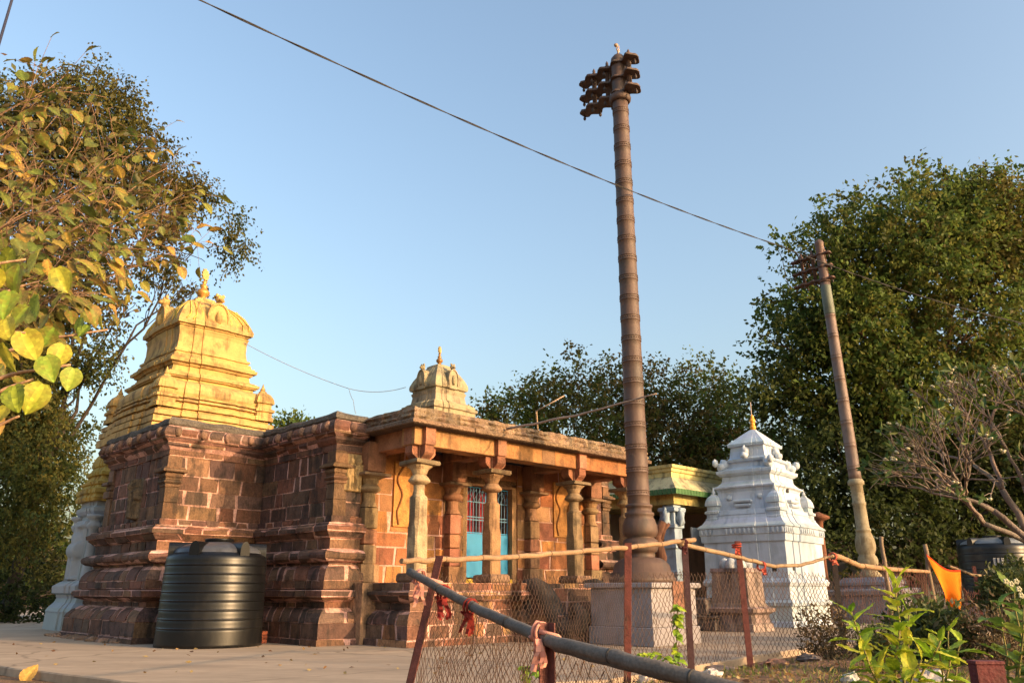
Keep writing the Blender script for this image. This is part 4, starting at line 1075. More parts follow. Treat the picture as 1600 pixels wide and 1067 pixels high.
# far fence, round the garden
ff = thing('garden_fence', 'wire mesh fence with pale bamboo rail running in front of the white shrine', 'fence', (0, 0, 0))
posts = [(980, 848, 9.1, 978, 1062, (.20, .06, .045)), (1068, 845, 10.0, 1079, 1046, (.10, .05, .05)), (1151, 845, 10.95, 1171, 1030, (.17, .055, .045)), (1301, 866, 12.0, 1318, 1016, (.045, .035, .03))]
PP = []
for x, y, D, xb, yb, c in posts:
    t_ = at(x, y, D); g = at(xb, yb, D - .02); g.z = -.12; mb = MB()
    angle_post(mb, g - Vector((.03, 0, 0)), t_ - Vector((.03, 0, 0)), .078, (.95, -.3, 0), c); mb.build('fence_post', M['iron'], ff)
    PP.append((t_, g))
for pts_, r_ in (([(1377, 838, 13.2), (1392, 958, 13.2)], .035), ([(1445, 850, 14.4), (1462, 960, 14.4)], .04)):
    a, b = at(*pts_[0]), at(*pts_[1]); b.z = -.05
    mb = MB(); bamboo(mb, [b, a], [r_ * 1.1, r_ * .85], (.20, .14, .09), 9, int(pts_[0][0]), .03, False); mb.build('wooden_post', M['bamboo'], ff); PP.append((a, b))
for x, y, D in ((1491, 884, 15.6), (1519, 884, 16.2), (1573, 895, 16.8)):
    a = at(x, y, D); mb = MB(); angle_post(mb, Vector((a.x, a.y, -.1)), a, .06, (.95, -.3, 0), (.12, .04, .035)); mb.build('fence_post', M['iron'], ff); PP.append((a, Vector((a.x, a.y, -.1))))
TB = (.26, .165, .09)
RAILS = [([(627, 876, 6.15), (700, 874, 6.6), (800, 870, 7.4), (900, 862, 8.3), (1000, 853, 9.35), (1085, 843, 10.2)], [0.0207, 0.0221, 0.0235, 0.0248, 0.0276, 0.0296]),
         ([(1060, 849, 9.95), (1150, 869, 10.9), (1205, 884, 11.3), (1250, 883, 11.7), (1302, 868, 11.95)], [0.0289, 0.0289, 0.0262, 0.0235, 0.0207]),
         ([(1300, 866, 12.0), (1345, 884, 12.7), (1392, 889, 13.3), (1450, 893, 14.35)], [0.041, 0.041, 0.0369, 0.0287]),
         ([(1483, 884, 14.9), (1520, 898, 15.6), (1600, 906, 16.8)], [.025, .025, .025])]
for pts_, r_ in RAILS:
    mb = MB(); bamboo(mb, [at(*p) for p in pts_], r_, jc(TB, .1), .5, pts_[0][0], .013); mb.build('rail', M['bamboo'], ff)
mb = MB()
def panel(tA, tB, drop, h, seed, cell=.075, r=.0032, c=WR):
    tA, tB = Vector(tA), Vector(tB)
    chainlink(mb, (tA - Vector((0, 0, drop)), tB - Vector((0, 0, drop))), (Vector((tA.x, tA.y, tA.z - h)), Vector((tB.x, tB.y, tB.z - h))), cell, r, c, .02, seed)
panel(at(682, 900, 6.08), at(977, 898, 9.1), 0.0, 1.2, 3, .031, .0026)
for k in range(3): panel(PP[k][0], PP[k + 1][0], .34 if k == 0 else .38 if k == 1 else .30, 1.42, 5 + k, .042, .0036)
panel(PP[3][0], PP[4][0], .36, 1.4, 9, .05, .0036, (.12, .06, .045)); panel(PP[4][0], PP[5][0], .45, 1.4, 10, .05, .004, (.14, .05, .04)); panel(PP[5][0], PP[7][0], .5, 1.4, 12, .05, .004, (.12, .05, .04))
mb.build('wire_mesh', M['wire'], ff)
for k, (px, py, D, c) in enumerate(((1067, 850, 9.95, (.10, .03, .03)), (1301, 870, 11.9, (.62, .16, .10)), (1190, 884, 11.2, (.50, .10, .07)), (1151, 852, 10.9, (.45, .08, .05)))):
    mb = MB(); wrap(mb, at(px, py, D), (.7, .7, 0) if k != 3 else (0, 0, 1), .058, c, k); ribbon(mb, at(px, py + 4, D) + Vector((0, -.06, 0)), None, .035, c, .09, 3, k)
    mb.build('cloth_tie', M['cloth'], ff)

# orange flag hung from the wooden post
fl = MB(); n_u, n_v = 18, 20
c00, c10, c11, c01 = at(1447, 865, 14.3), at(1500, 890, 14.6), at(1509, 958, 14.6), at(1478, 942, 14.5)
gv = []
for j in range(n_v + 1):
    for i in range(n_u + 1):
        u_, v_ = i / n_u, j / n_v
        p = c00.lerp(c10, u_).lerp(c01.lerp(c11, u_), v_)
        p = p + Vector((.3, -.95, 0)) * (.075 * math.sin(u_ * 9 + v_ * 2.6) * (v_ * .8 + .2) + .05 * math.sin(v_ * 9 + u_ * 3) * (.5 - abs(u_ - .5)))
        p.z -= .10 * math.sin(math.pi * u_) * (1 - v_); gv.append(p)
for j in range(n_v):
    for i in range(n_u):
        a = j * (n_u + 1) + i
        c = (.72, .05, .01) if j == 0 else (.86, .26, .015)
        fl.add([gv[a], gv[a + 1], gv[a + n_u + 2], gv[a + n_u + 1]], [(0, 1, 2, 3)], c, True)
fl_o = fl.build('flag', M['cloth']); tag(fl_o, 'orange cloth flag with red hem tied to a wooden fence post', 'flag')

# ------------------------------------------------------------------ cables, sticks on the roof
def cable(name, pts, r, label, sag=0.0, col=(.03, .028, .028), twist=False, seg=40):
    mb = MB(); P_ = [Vector(p) for p in pts]; out = []
    for i in range(len(P_) - 1):
        for k in range(seg):
            t = k / seg; p = P_[i].lerp(P_[i + 1], t); p.z -= sag * 4 * t * (1 - t); out.append(p)
    out.append(P_[-1])
    if twist:
        for ph in (0, math.pi):
            q = []
            fine_ = []
            for i in range(len(out) - 1):
                for k in range(4): fine_.append(out[i].lerp(out[i + 1], k / 4))
            for i, p in enumerate(fine_):
                a = i * .30 + ph; q.append(p + Vector((0, math.sin(a), math.cos(a))) * r * .75)
            mb.tube(q, r * .7, jc(col, .3), 5)
    else: mb.tube(out, r, col, 5)
    return tag(mb.build(name, M['cable']), label, 'cable')
cable('power_cable', [at(290, -10, 8.5), at(1215, 383, 19.0), at(1630, 512, 22)], .0125, 'long twisted black power cable sagging across the sky to the right', .20, (.035, .033, .034), True)
cable('power_cable', [at(-20, 130, 6), at(26, -25, 7.5)], .014, 'short dark cable crossing the top left corner of the sky', 0, (.03, .03, .05))
tw = temple
cable('thin_wire', [TW(tcx + .3, tcy - .75, 6.75), at(545, 607, 19), at(634, 605, 18.9)], .0075, 'thin wire sagging from the yellow tower towards the cream tower', .10, (.20, .2, .22))
cable('thin_wire', [at(545, 607, 19), at(552, 625, 18), at(556, 646, 16.5)], .006, 'short thin wire hanging down to the temple parapet', .04, (.25, .24, .25))
mb = MB(); a, b = at(792, 670, 15.6), at(1026, 615, 13.6)
P_, rr = pole_pts([a, a.lerp(b, .5) - Vector((0, 0, .05)), b], [.026, .022, .014], 10, .03, 5); mb.tube(P_, rr, (.30, .22, .17), 8)
tag(mb.build('bamboo_pole', M['bamboo']), 'long bamboo pole lying across the portico roof and jutting past the flagstaff', 'pole')
mb = MB(); mb.tube([TW(5.2, 1.9, 4.02), at(838, 645, 17.2)], .02, (.38, .27, .18), 6); mb.tube([at(838, 642, 17.2), at(882, 618, 17.2)], .014, (.30, .22, .16), 6); mb.tube([TW(5.2, 1.9, 4.02), at(838, 642, 17.2)], .02, (.38, .27, .18), 6)
tag(mb.build('roof_rod', M['bamboo']), 'thin upright rod with slanting arm on the temple roof', 'rod')

# ------------------------------------------------------------------ vegetation
def leafmesh(name, P_, D_, L_, W_, C_, mt, parent=None, fold=.25):
    n = len(P_)
    rnd = NP.normal(size=(n, 3)); S_ = np.cross(D_, rnd); S_ /= np.linalg.norm(S_, axis=1, keepdims=True) + 1e-9
    Nn = np.cross(S_, D_)
    L_ = np.broadcast_to(L_, (n,))[:, None]; W_ = np.broadcast_to(W_, (n,))[:, None]
    V = np.empty((n, 4, 3), dtype=np.float32)
    V[:, 0] = P_; V[:, 1] = P_ + D_ * L_ * .45 + S_ * W_ + Nn * W_ * fold; V[:, 2] = P_ + D_ * L_; V[:, 3] = P_ + D_ * L_ * .45 - S_ * W_ + Nn * W_ * fold
    me = bpy.data.meshes.new(name); me.vertices.add(n * 4); me.vertices.foreach_set('co', V.ravel())
    idx = (np.arange(n)[:, None] * 4 + np.array([0, 1, 2, 0, 2, 3])[None]).astype(np.int32).ravel()
    me.loops.add(n * 6); me.loops.foreach_set('vertex_index', idx)
    me.polygons.add(n * 2); me.polygons.foreach_set('loop_start', np.arange(0, n * 6, 3, dtype=np.int32)); me.polygons.foreach_set('loop_total', np.full(n * 2, 3, dtype=np.int32))
    me.update(calc_edges=True)
    at_ = me.attributes.new("Col", 'FLOAT_COLOR', 'FACE'); arr = np.ones((n * 2, 4), dtype=np.float32); arr[:, :3] = np.repeat(C_, 2, axis=0); at_.data.foreach_set('color', arr.ravel())
    me.materials.append(mt); o = bpy.data.objects.new(name, me); COL.objects.link(o)
    if parent: o.parent = parent
    return o
def unit(n):
    v = NP.normal(size=(n, 3)); return v / np.linalg.norm(v, axis=1, keepdims=True)
KV = [(NP.normal(size=3) * f, NP.uniform(0, 6.28)) for f in (.55, .55, .55, .7, 1.1, 1.1, 1.3, 1.6, 2.4, 2.6, 3.0, 3.4) ]
def nz(p):
    """smooth wandering field that opens gaps and lobes in a crown"""
    o = np.zeros(len(p))
    for k, (v, ph) in enumerate(KV): o += np.sin(p @ v + ph) * (1.0 if k < 4 else .75 if k < 8 else .5)
    return o / 3.0
def crown_leaves(spheres, dens, per, leaf, palette, droop=.3, csz=.55, hollow=.3, gap=-.35):
    """sprays of leaves on short twigs; thinned where the field is low, ragged at the rim"""
    Ps, Ds, Cs, CC = [], [], [], []
    pal = np.array(palette)
    for q_ in spheres:
        c, r = np.array(q_[0]), q_[1]; n = max(20, int(dens * r * r * (q_[2] if len(q_) > 2 else 1.0)))
        d = unit(n); p = c + d * r * (hollow + (1.06 - hollow) * NP.random((n, 1)) ** .55)
        f = nz(p * 1.0 + 3.1)
        rim = np.linalg.norm(p - c, axis=1) / r
        p = p + d * (r * .22 * nz(p * .9 + 9.0))[:, None] * (rim > .6)[:, None]
        keep = f > gap + .35 * (rim > .85) * NP.random(n)
        p, d, f = p[keep], d[keep], f[keep]; n = len(p)
        CC.append(p[:40])
        td = d * .7 + NP.normal(size=(n, 3)) * .6 + np.array([0, 0, .15 - droop * .7]); td /= np.linalg.norm(td, axis=1, keepdims=True)
        tl = csz * NP.uniform(.5, 1.3, size=(n, 1))
        base = pal[(np.clip((nz(p * .5 + 20) * .5 + .5 + NP.normal(size=n) * .18), 0, .999) * len(pal)).astype(int)] * NP.uniform(.75, 1.25, size=(n, 1))
        for k in range(per):
            t = (k + NP.random((n, 1))) / per
            pp = p + td * tl * t + NP.normal(size=(n, 3)) * leaf * .35
            dd = td * .5 + NP.normal(size=(n, 3)) * .6 + np.array([0, 0, -droop]); dd /= np.linalg.norm(dd, axis=1, keepdims=True)
            Ps.append(pp); Ds.append(dd); Cs.append(base * NP.uniform(.75, 1.25, size=(n, 1)))
    P_ = np.concatenate(Ps)
    return P_, np.concatenate(Ds), np.clip(np.concatenate(Cs), .004, 1), np.concatenate(CC)
def limb(mb, a, b, r0, r1, col, bend=.12, seed=0, n=7, sides=8):
    a, b = Vector(a), Vector(b); L_ = (b - a).length; pts = []; rs = []
    for k in range(n + 1):
        t = k / n; p = a.lerp(b, t)
        w = math.sin(math.pi * t)
        p = p + Vector((mnoise.noise(Vector((seed, t * 2.3, 1))), mnoise.noise(Vector((seed, t * 2.3, 5))), mnoise.noise(Vector((seed, t * 2.3, 9))) * .5 + .25)) * L_ * bend * w
        pts.append(p); rs.append(r0 + (r1 - r0) * t ** .8)
    mb.tube(pts, rs, col, sides); return pts
def big_tree(name, label, base, spheres, leaves, leaf, palette, cpm=3.2, trunk_r=.5, bark=(.13, .085, .055), fork=.28, csz=.6, droop=.3, hollow=.55, twigs=True, trunks=1, group=None, cat='tree', gap=-.35):
    base = Vector(base); t = thing(name, label, cat, base, 0, group)
    S_ = [(Vector(q[0]) - base, q[1]) for q in spheres]; Wt = [q[2] if len(q) > 2 else 1.0 for q in spheres]
    P_, D_, C_, CC = crown_leaves([(tuple(c), r, w) for (c, r), w in zip(S_, Wt)], cpm, leaves, leaf, palette, droop, csz, hollow, gap)
    n = len(P_); L_ = leaf * NP.uniform(.7, 1.35, size=n)
    leafmesh('crown', P_, D_, L_, L_ * .30, C_, M['farleaf'], t)
    mb = MB(); top = max(c.z for c, r in S_); mid = Vector((0, 0, 0))
    for c, r in S_: mid += c
    mid /= len(S_); fk = Vector((mid.x * .3, mid.y * .3, top * fork))
    limb(mb, (0, 0, -.2), fk, trunk_r, trunk_r * .75, bark, .06, trunk_r * 7, 8, 10)
    for q in range(trunks - 1):
        limb(mb, (R.uniform(-.6, .6), R.uniform(-.6, .6), -.2), fk + Vector((R.uniform(-2, 2), R.uniform(-1, 1), R.uniform(0, 1))), trunk_r * .6, trunk_r * .4, bark, .08, q * 3 + 1, 8, 8)
    for i, (c, r) in enumerate(S_):
        if len(S_) > 20 and i % 3: continue
        pts = limb(mb, fk - Vector((0, 0, R.uniform(0, .5))), c, trunk_r * .34, trunk_r * .07, bark, .2, i * 3.3 + trunk_r)
        if twigs:
            for k in range(7):
                d = Vector(unit(1)[0]); d.z = abs(d.z) * .7 - .15
                limb(mb, pts[R.randint(4, 7)], c + d * r * .85, trunk_r * .07, .012, bark, .15, i + k * .7, 5, 5)
    mb.build('trunk', M['bark'], t); return t

def sph(lst): return [(tuple(at(q[0], q[1], q[3])), q[2] * q[3] / 1200.0) + tuple(q[4:]) for q in lst]
DG = [(.075, .092, .022), (.10, .105, .024), (.058, .078, .022), (.13, .115, .025), (.10, .092, .02)]
OL = [(.10, .15, .031), (.125, .162, .033), (.075, .122, .028), (.165, .172, .036), (.105, .138, .031)]
AU = [(.12, .105, .028), (.16, .115, .032), (.09, .09, .024), (.19, .13, .045), (.075, .085, .025)]
# left tree: feathery dark crown
lt = sph([(60, 210, 90, 24), (150, 190, 80, 24), (-40, 250, 110, 25), (190, 260, 75, 25), (110, 300, 105, 26), (255, 330, 66, 25, 1.4), (30, 400, 115, 26), (170, 400, 80, 25), (325, 345, 48, 25, 1.8), (285, 395, 55, 25, 1.6), (350, 385, 34, 25, 2.2), (230, 440, 55, 25, 1.3), (285, 450, 36, 25, 1.5), (355, 340, 24, 25, 2), (300, 300, 34, 25, 1.5), (220, 235, 40, 25, 1.3), (100, 520, 60, 26), (-20, 560, 90, 26), (60, 640, 70, 26), (130, 640, 40, 26), (10, 740, 90, 26, .9), (100, 735, 38, 26, .8), (-60, 200, 95, 25), (30, 165, 50, 24), (140, 135, 42, 24), (190, 165, 45, 24), (90, 140, 40, 24), (-10, 480, 80, 27), (60, 560, 60, 27), (140, 500, 45, 27), (200, 480, 40, 26), (-10, 660, 70, 27, .9), (70, 690, 50, 27, .9), (110, 800, 40, 28, .4), (40, 800, 60, 24, .9), (0, 820, 60, 24, .9), (-40, 760, 70, 24), (300, 310, 30, 25), (90, 600, 62, 25, 1.5), (150, 560, 42, 25, 1.2), (40, 700, 70, 24, 1.5), (95, 770, 48, 24, 1.2), (60, 540, 60, 26, 1.3), (20, 640, 70, 25, 1.4), (210, 500, 35, 26)])
big_tree('rain_tree', 'large dark feathery tree rising behind the yellow tower at left', (-15.5, 26, 0), lt, 9, .115, DG + [(.10, .085, .018), (.12, .09, .02)], 240, .22, csz=.62, droop=.8, hollow=.2, gap=-.55, bark=(.045, .035, .028))
# dark bushes under it
lb = sph([(-10, 905, 55, 27), (40, 935, 42, 26), (20, 970, 40, 25), (-40, 960, 60, 25), (90, 930, 40, 29), (70, 870, 40, 29), (-20, 840, 45, 28)])
big_tree('shrub', 'dark broad shrub at the far left behind the pale carved shrine', (-16.5, 26, 0), lb, 7, .15, [(.022, .034, .011), (.03, .042, .012), (.04, .045, .014)], 160, .15, csz=.5, hollow=.2, cat='shrub')
# mid trees behind the temple
mt1 = sph([(790, 645, 32, 38), (850, 625, 48, 39), (905, 600, 44, 40), (890, 660, 60, 40), (835, 690, 50, 40), (940, 660, 60, 41), (760, 650, 20, 38)])
big_tree('neem_tree', 'rounded green tree directly behind the portico roof, left of the flagstaff', (2.2, 41, 0), mt1, 9, .205, OL + AU[:2] + DG[:2], 100, .2, csz=.85, hollow=.2, gap=-.6)
mt2 = sph([(965, 605, 42, 42), (1025, 615, 46, 42), (1000, 665, 60, 42), (1060, 660, 55, 42), (1000, 730, 60, 42), (1060, 730, 60, 42)])
big_tree('neem_tree', 'green tree with brownish top seen just right of the flagstaff', (7.5, 43, 0), mt2, 9, .205, OL + AU + DG[:2], 100, .2, csz=.85, hollow=.2, gap=-.6)
mt3 = sph([(1100, 610, 44, 44), (1150, 640, 52, 42), (1095, 680, 55, 43), (1165, 720, 60, 41), (1110, 740, 55, 42), (1200, 780, 60, 38), (1230, 830, 50, 36)])
big_tree('neem_tree', 'olive green tree between the flagstaff and the white shrine tower', (12, 44, 0), mt3, 9, .205, AU + OL + DG[:2], 100, .2, csz=.85, hollow=.2, gap=-.6)
sm = sph([(452, 662, 17, 30), (438, 670, 12, 30), (470, 668, 12, 30)])
big_tree('small_tree', 'tip of a small green tree peeping over the parapet beside the yellow tower', (-8.5, 30, 0), sm, 6, .16, OL, 300, .1, csz=.4, hollow=.2, gap=-9)
# right: big broad tree
rt = sph([(1540, 330, 78, 31), (1440, 340, 75, 31), (1600, 340, 90, 32), (1350, 400, 72, 31), (1480, 430, 95, 31), (1280, 400, 48, 30, 1.3), (1270, 470, 66, 31, 1.2), (1390, 500, 85, 31), (1580, 470, 95, 32), (1225, 540, 60, 31, 1.3), (1300, 580, 76, 31), (1470, 570, 95, 32), (1200, 600, 48, 31, 1.4), (1590, 600, 95, 33), (1380, 640, 80, 32), (1250, 660, 60, 32), (1700, 420, 120, 33), (1720, 600, 110, 33), (1235, 385, 26, 30), (1320, 350, 45, 30), (1660, 300, 60, 32), (1490, 320, 60, 31), (1420, 400, 80, 30), (1540, 400, 90, 31), (1300, 470, 60, 30), (1430, 700, 80, 33), (1520, 690, 80, 33), (1320, 690, 70, 33), (1600, 690, 80, 33), (1420, 600, 80, 30), (1520, 500, 90, 30), (1330, 500, 80, 30)])
big_tree('fig_tree', 'huge broad green tree filling the right edge of the sky', (16.5, 33, 0), rt, 9, .195, DG[:2] + OL + OL[:2] + AU[:1], 125, .34, bark=(.15, .08, .045), csz=.75, hollow=.25, trunks=3, gap=-.85)
rb_ = sph([(1300, 720, 66, 30), (1390, 735, 70, 30), (1480, 720, 70, 31), (1570, 730, 75, 31), (1340, 790, 50, 30), (1430, 800, 55, 30), (1510, 800, 50, 31), (1620, 800, 70, 31), (1270, 800, 50, 30), (1680, 720, 90, 31), (1300, 850, 34, 29), (1370, 850, 34, 29), (1480, 850, 36, 30), (1540, 850, 40, 30), (1420, 842, 30, 29)])
big_tree('mango_tree', 'dark low-branched tree in the shade beneath the huge right tree', (14.5, 30.2, 0), rb_, 9, .20, [(.045, .062, .018), (.06, .076, .02), (.085, .08, .024)], 110, .3, bark=(.05, .036, .028), csz=.75, hollow=.25, trunks=3, gap=-.5)
ot = [((22.5 + dx, 13.2 + dy, z), r_) for dx, dy, z, r_ in ((0, 0, 4.6, 2.0), (-1.2, 1.4, 5.4, 1.6), (1.3, -1.0, 5.6, 1.7), (.4, .8, 6.8, 1.6), (-1.0, -1.2, 4.2, 1.4), (.8, 1.8, 4.0, 1.5))]  # unseen tree, added so that its shade falls on the white shrine
big_tree('neem_tree', 'added leafy tree out of view at right, put there to shade the white shrine', (22.5, 13.2, 0), ot, 6, .14, OL, 60, .2, csz=.7, hollow=.2)
# distant green belt that closes the horizon
P_ = []
for k in range(60):
    a = rad(-75 + 150 * k / 59); D = 70
    P_.append(((math.sin(a) * D, math.cos(a) * D, R.uniform(1.0, 3.0)), R.uniform(2.5, 4.0)))
Pp, Dd, Cc, _ = crown_leaves(P_, 18, 6, .5, DG + OL, .2, 1.1, .3)
fo = leafmesh('far_woods', Pp, Dd, .6, .2, Cc, M['farleaf']); tag(fo, 'low belt of far green woods beyond the temple compound', 'woods', kind='stuff')

# plumeria: forked candelabra branches, few leaves, white flowers
pm = thing('plumeria_tree', 'grey forked plumeria tree with few leaves and white flowers at right', 'tree', (9.25, 14.6, .25))
mbt = MB(); tips = []
def fork_(p, d, L_, r, depth, seed):
    rr = random.Random(seed); e = p + d * L_
    limb(mbt, p, e, r, r * .78, jc((.17, .13, .105), .15), .12, seed * 1.7, 4, 6)
    if depth == 0: tips.append((e, d)); return
    for k in range(2 if rr.random() < .55 else 3):
        s_ = Vector((rr.gauss(0, 1), rr.gauss(0, .8), rr.gauss(0, .6))); nd = (d + s_ * .55 + Vector((0, 0, .16))).normalized()
        fork_(e, nd, L_ * rr.uniform(.70, .90), r * .66, depth - 1, seed * 3 + k + 1)
for k, (d, L_, r) in enumerate((((-.75, 0, .75), .75, .11), ((-.35, .2, 1), .85, .12), ((.25, -.2, 1), .8, .11), ((-1, -.1, .42), .85, .09), ((.7, .2, .7), .8, .09), ((-.1, -.3, 1), .75, .09))):
    fork_(Vector((0, 0, 1.55)) + Vector((R.uniform(-.1, .1), R.uniform(-.1, .1), R.uniform(-.25, .15))), Vector(d).normalized(), L_ * 1.08, r * .58, 5, k + 3)
limb(mbt, (0, 0, 0), (0.05, 0, 1.65), .18, .12, (.15, .115, .09), .05, 2, 6, 10); limb(mbt, (.2, .1, 0), (.35, .2, 1.9), .12, .08, (.15, .115, .09), .08, 3, 6, 8)
mbt.build('trunk', M['bark'], pm)
LP, LD, LC = [], [], []; fw = MB()
for e, d in tips:
    if R.random() < .36:
        for k in range(R.randint(2, 6)):
            v = (d + Vector(unit(1)[0]) * .9).normalized(); LP.append(e); LD.append(v); LC.append([(.05, .10, .02), (.09, .13, .025), (.14, .16, .04), (.03, .07, .02)][R.randint(0, 3)])
    if R.random() < .10:
        fw = MB()
        for k in range(3): fw.blob(e + Vector(unit(1)[0]) * .04 + Vector((0, 0, .04)), (.028, .028, .02), (.62, .58, .40), 4, .3, k)
        fw.build('flower', M['cloth'], pm)
leafmesh('leaves', np.array(LP), np.array(LD), NP.uniform(.14, .26, size=len(LP)), .032, np.array(LC), M['leaf'], pm)

# big soft leaves of the tree at the left edge
def broad_leaf(mb, p, d, up, L_, W_, c1, c2, curl):
    """toothed obovate leaf with midrib and side veins, coloured in patches"""
    d = d.normalized(); s_ = d.cross(up); s_ = s_.normalized() if s_.length > 1e-3 else d.orthogonal().normalized(); n_ = s_.cross(d)
    nu, nv = 8, 12; g = []
    ph = R.uniform(0, 6)
    for j in range(nv + 1):
        v = j / nv; w = W_ * (math.sin(math.pi * min(1, (v * .92 + .06)) ** .85)) ** .75 * (1 + .05 * math.sin(v * 37 + ph))
        for i in range(nu + 1):
            u_ = -1 + 2 * i / nu
            q = p + d * (L_ * v - abs(u_) * .03 * L_) + s_ * u_ * w + n_ * (abs(u_) * w * .28 + .045 * L_ * math.sin(v * 6 + ph) * abs(u_) + .02 * L_ * math.cos(v * 34) * (abs(u_) > .3) - curl * L_ * v * v)
            g.append(q)
    b0 = len(mb.v); mb.v.extend([tuple(q) for q in g])
    for j in range(nv):
        for i in range(nu):
            a = b0 + j * (nu + 1) + i; mb.f.append((a, a + 1, a + nu + 2, a + nu + 1)); mb.s.append(True)
            e = abs(-1 + 2 * (i + .5) / nu); f_ = max(0, min(1, .25 + .6 * mnoise.noise(Vector((j * .5 + ph, i * .7, ph))) + (e - .4) * .5))
            k = R.uniform(.92, 1.08) * (1.3 if e < .2 else 1) * (1 + .22 * (math.sin((j / nv - .38 * e) * 46) > .55))
            mb.c.append(tuple((c1[q] * (1 - f_) + c2[q] * f_) * k for q in range(3)))
tk = thing('broadleaf_tree', 'near tree with big yellowing leaves reaching in from the left edge', 'tree', (-6.6, 6.6, -.6))
T0 = Vector((-6.6, 6.6, -.6)); bm_ = MB(); lf = MB(); TWG = (.20, .12, .075)
limb(bm_, (0, 0, -.2), (.1, .1, 2.6), .16, .11, (.22, .15, .10), .06, 4, 8, 9)
ENDS = [(292, 300, 8.0), (262, 262, 8.0), (308, 380, 8.2), (240, 330, 7.4), (190, 425, 7.0), (150, 175, 8.2), (60, 105, 6.6), (185, 235, 7.8), (230, 215, 8.4), (130, 350, 6.6), (110, 450, 5.6), (200, 300, 7.8), (70, 250, 6.0), (30, 330, 5.6), (160, 395, 6.6), (90, 180, 7.2), (20, 200, 6.4), (120, 290, 7.2), (250, 380, 7.8), (60, 390, 5.6), (10, 450, 4.8), (205, 370, 7.2), (280, 335, 8.1), (100, 120, 7.0), (40, 160, 6.4), (150, 300, 6.9), (230, 280, 8.0), (20, 270, 5.8), (85, 320, 6.0)]
YG = [(.17, .19, .03), (.24, .22, .032), (.11, .15, .028), (.13, .15, .028), (.34, .22, .04), (.085, .10, .022), (.13, .15, .03)]
YB = [(.22, .12, .03), (.085, .11, .022), (.17, .16, .03), (.34, .15, .05), (.15, .085, .035)]
for k, (x, y, D) in enumerate(ENDS):
    e = at(x, y, D) - T0; st0 = Vector((.1, .1, R.uniform(1.4, 2.6)))
    pts = limb(bm_, st0, e, .016, .0035, jc(TWG), .16, k * 1.9, 16, 5)
    for i in range(4, 17):
        if i < 7 and R.random() < .4: continue
        p = pts[i]; d0 = (pts[i] - pts[i - 1]).normalized()
        for q in range(4 if i < 15 else 6):
            if R.random() < .1: continue
            dv = (d0 * .7 + Vector(unit(1)[0]) * .9 + Vector((0, 0, -.35))).normalized()
            tw_ = p + dv * R.uniform(.05, .42); bm_.tube([p, tw_], .002, TWG, 4)
            sz = R.uniform(.085, .185)
            broad_leaf(lf, tw_, (dv + Vector((0, 0, -.5))).normalized(), Vector((R.gauss(0, .5), -.6, 1)), sz, sz * .36, jc(R.choice(YG)), jc(R.choice(YB)), R.uniform(-.1, .35))
    for q in range(5):  # bare side twigs
        i = R.randint(7, 15); v = (Vector(unit(1)[0]) + Vector((.5, 0, .9))).normalized()
        limb(bm_, pts[i], pts[i] + v * R.uniform(.25, .7), .006, .003, jc(TWG), .15, k + q * .3, 5, 4)
Pf = []
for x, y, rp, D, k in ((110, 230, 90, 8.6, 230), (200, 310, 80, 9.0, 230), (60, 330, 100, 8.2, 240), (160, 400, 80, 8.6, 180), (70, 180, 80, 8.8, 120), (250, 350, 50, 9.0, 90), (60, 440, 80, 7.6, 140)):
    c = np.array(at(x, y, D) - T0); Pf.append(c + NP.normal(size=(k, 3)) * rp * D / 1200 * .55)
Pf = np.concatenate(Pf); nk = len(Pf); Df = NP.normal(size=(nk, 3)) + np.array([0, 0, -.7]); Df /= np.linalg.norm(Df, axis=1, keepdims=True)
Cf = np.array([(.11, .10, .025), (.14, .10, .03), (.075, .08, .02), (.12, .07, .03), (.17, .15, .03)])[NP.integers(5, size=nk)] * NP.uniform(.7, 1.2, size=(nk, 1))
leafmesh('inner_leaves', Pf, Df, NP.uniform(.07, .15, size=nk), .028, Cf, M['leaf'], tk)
# the nearest spray, low at the left edge
for k, (x0, y0, x1, y1, D) in enumerate(((-60, 640, 52, 592, 3.4), (-40, 560, 168, 515, 4.2), (-60, 480, 60, 440, 4.0), (-50, 600, 110, 570, 3.6), (-60, 430, 40, 405, 3.8), (-60, 690, 30, 650, 3.6), (-60, 520, 40, 520, 3.4))):
    a, b = at(x0, y0, D) - T0, at(x1, y1, D) - T0
    limb(bm_, Vector((.15, .1, 1.7)), a, .03, .012, jc(TWG), .1, k + 40, 8, 6)
    pts = limb(bm_, a, b, .012, .005, (.36, .22, .13), .08, k + 60, 8, 6)
near = [(62, 415, 50, 3.9), (30, 440, 55, 3.7), (88, 440, 48, 3.9), (15, 480, 55, 3.5), (45, 500, 46, 3.6), (35, 545, 60, 3.4), (100, 560, 48, 3.5), (70, 580, 52, 3.4), (68, 625, 56, 3.4), (22, 625, 50, 3.3), (5, 560, 55, 3.3), (115, 595, 44, 3.5), (8, 520, 48, 3.4), (128, 510, 30, 4.2), (138, 520, 26, 4.2), (158, 505, 26, 4.3), (20, 410, 46, 4.0), (85, 530, 40, 3.7), (-5, 440, 50, 3.6), (10, 655, 45, 3.4), (60, 480, 44, 3.8), (5, 590, 44, 3.3)]
for x, y, s_, D in near:
    p = at(x, y - s_ * .45, D) - T0; L_ = s_ * D / 1150
    broad_leaf(lf, p, Vector((R.uniform(-.6, .7), R.uniform(-.5, .5), -1)), Vector((R.uniform(-.9, .9), -1, .3)), L_ * .88, L_ * .35, jc(R.choice([(.36, .38, .035), (.29, .34, .035), (.42, .39, .04), (.19, .27, .03)])), jc(R.choice([(.30, .23, .028), (.24, .21, .03), (.07, .12, .02), (.22, .13, .03)])), R.uniform(-.1, .2))
bm_.build('trunk', M['bark'], tk); lf.build('leaves', M['leaf'], tk)

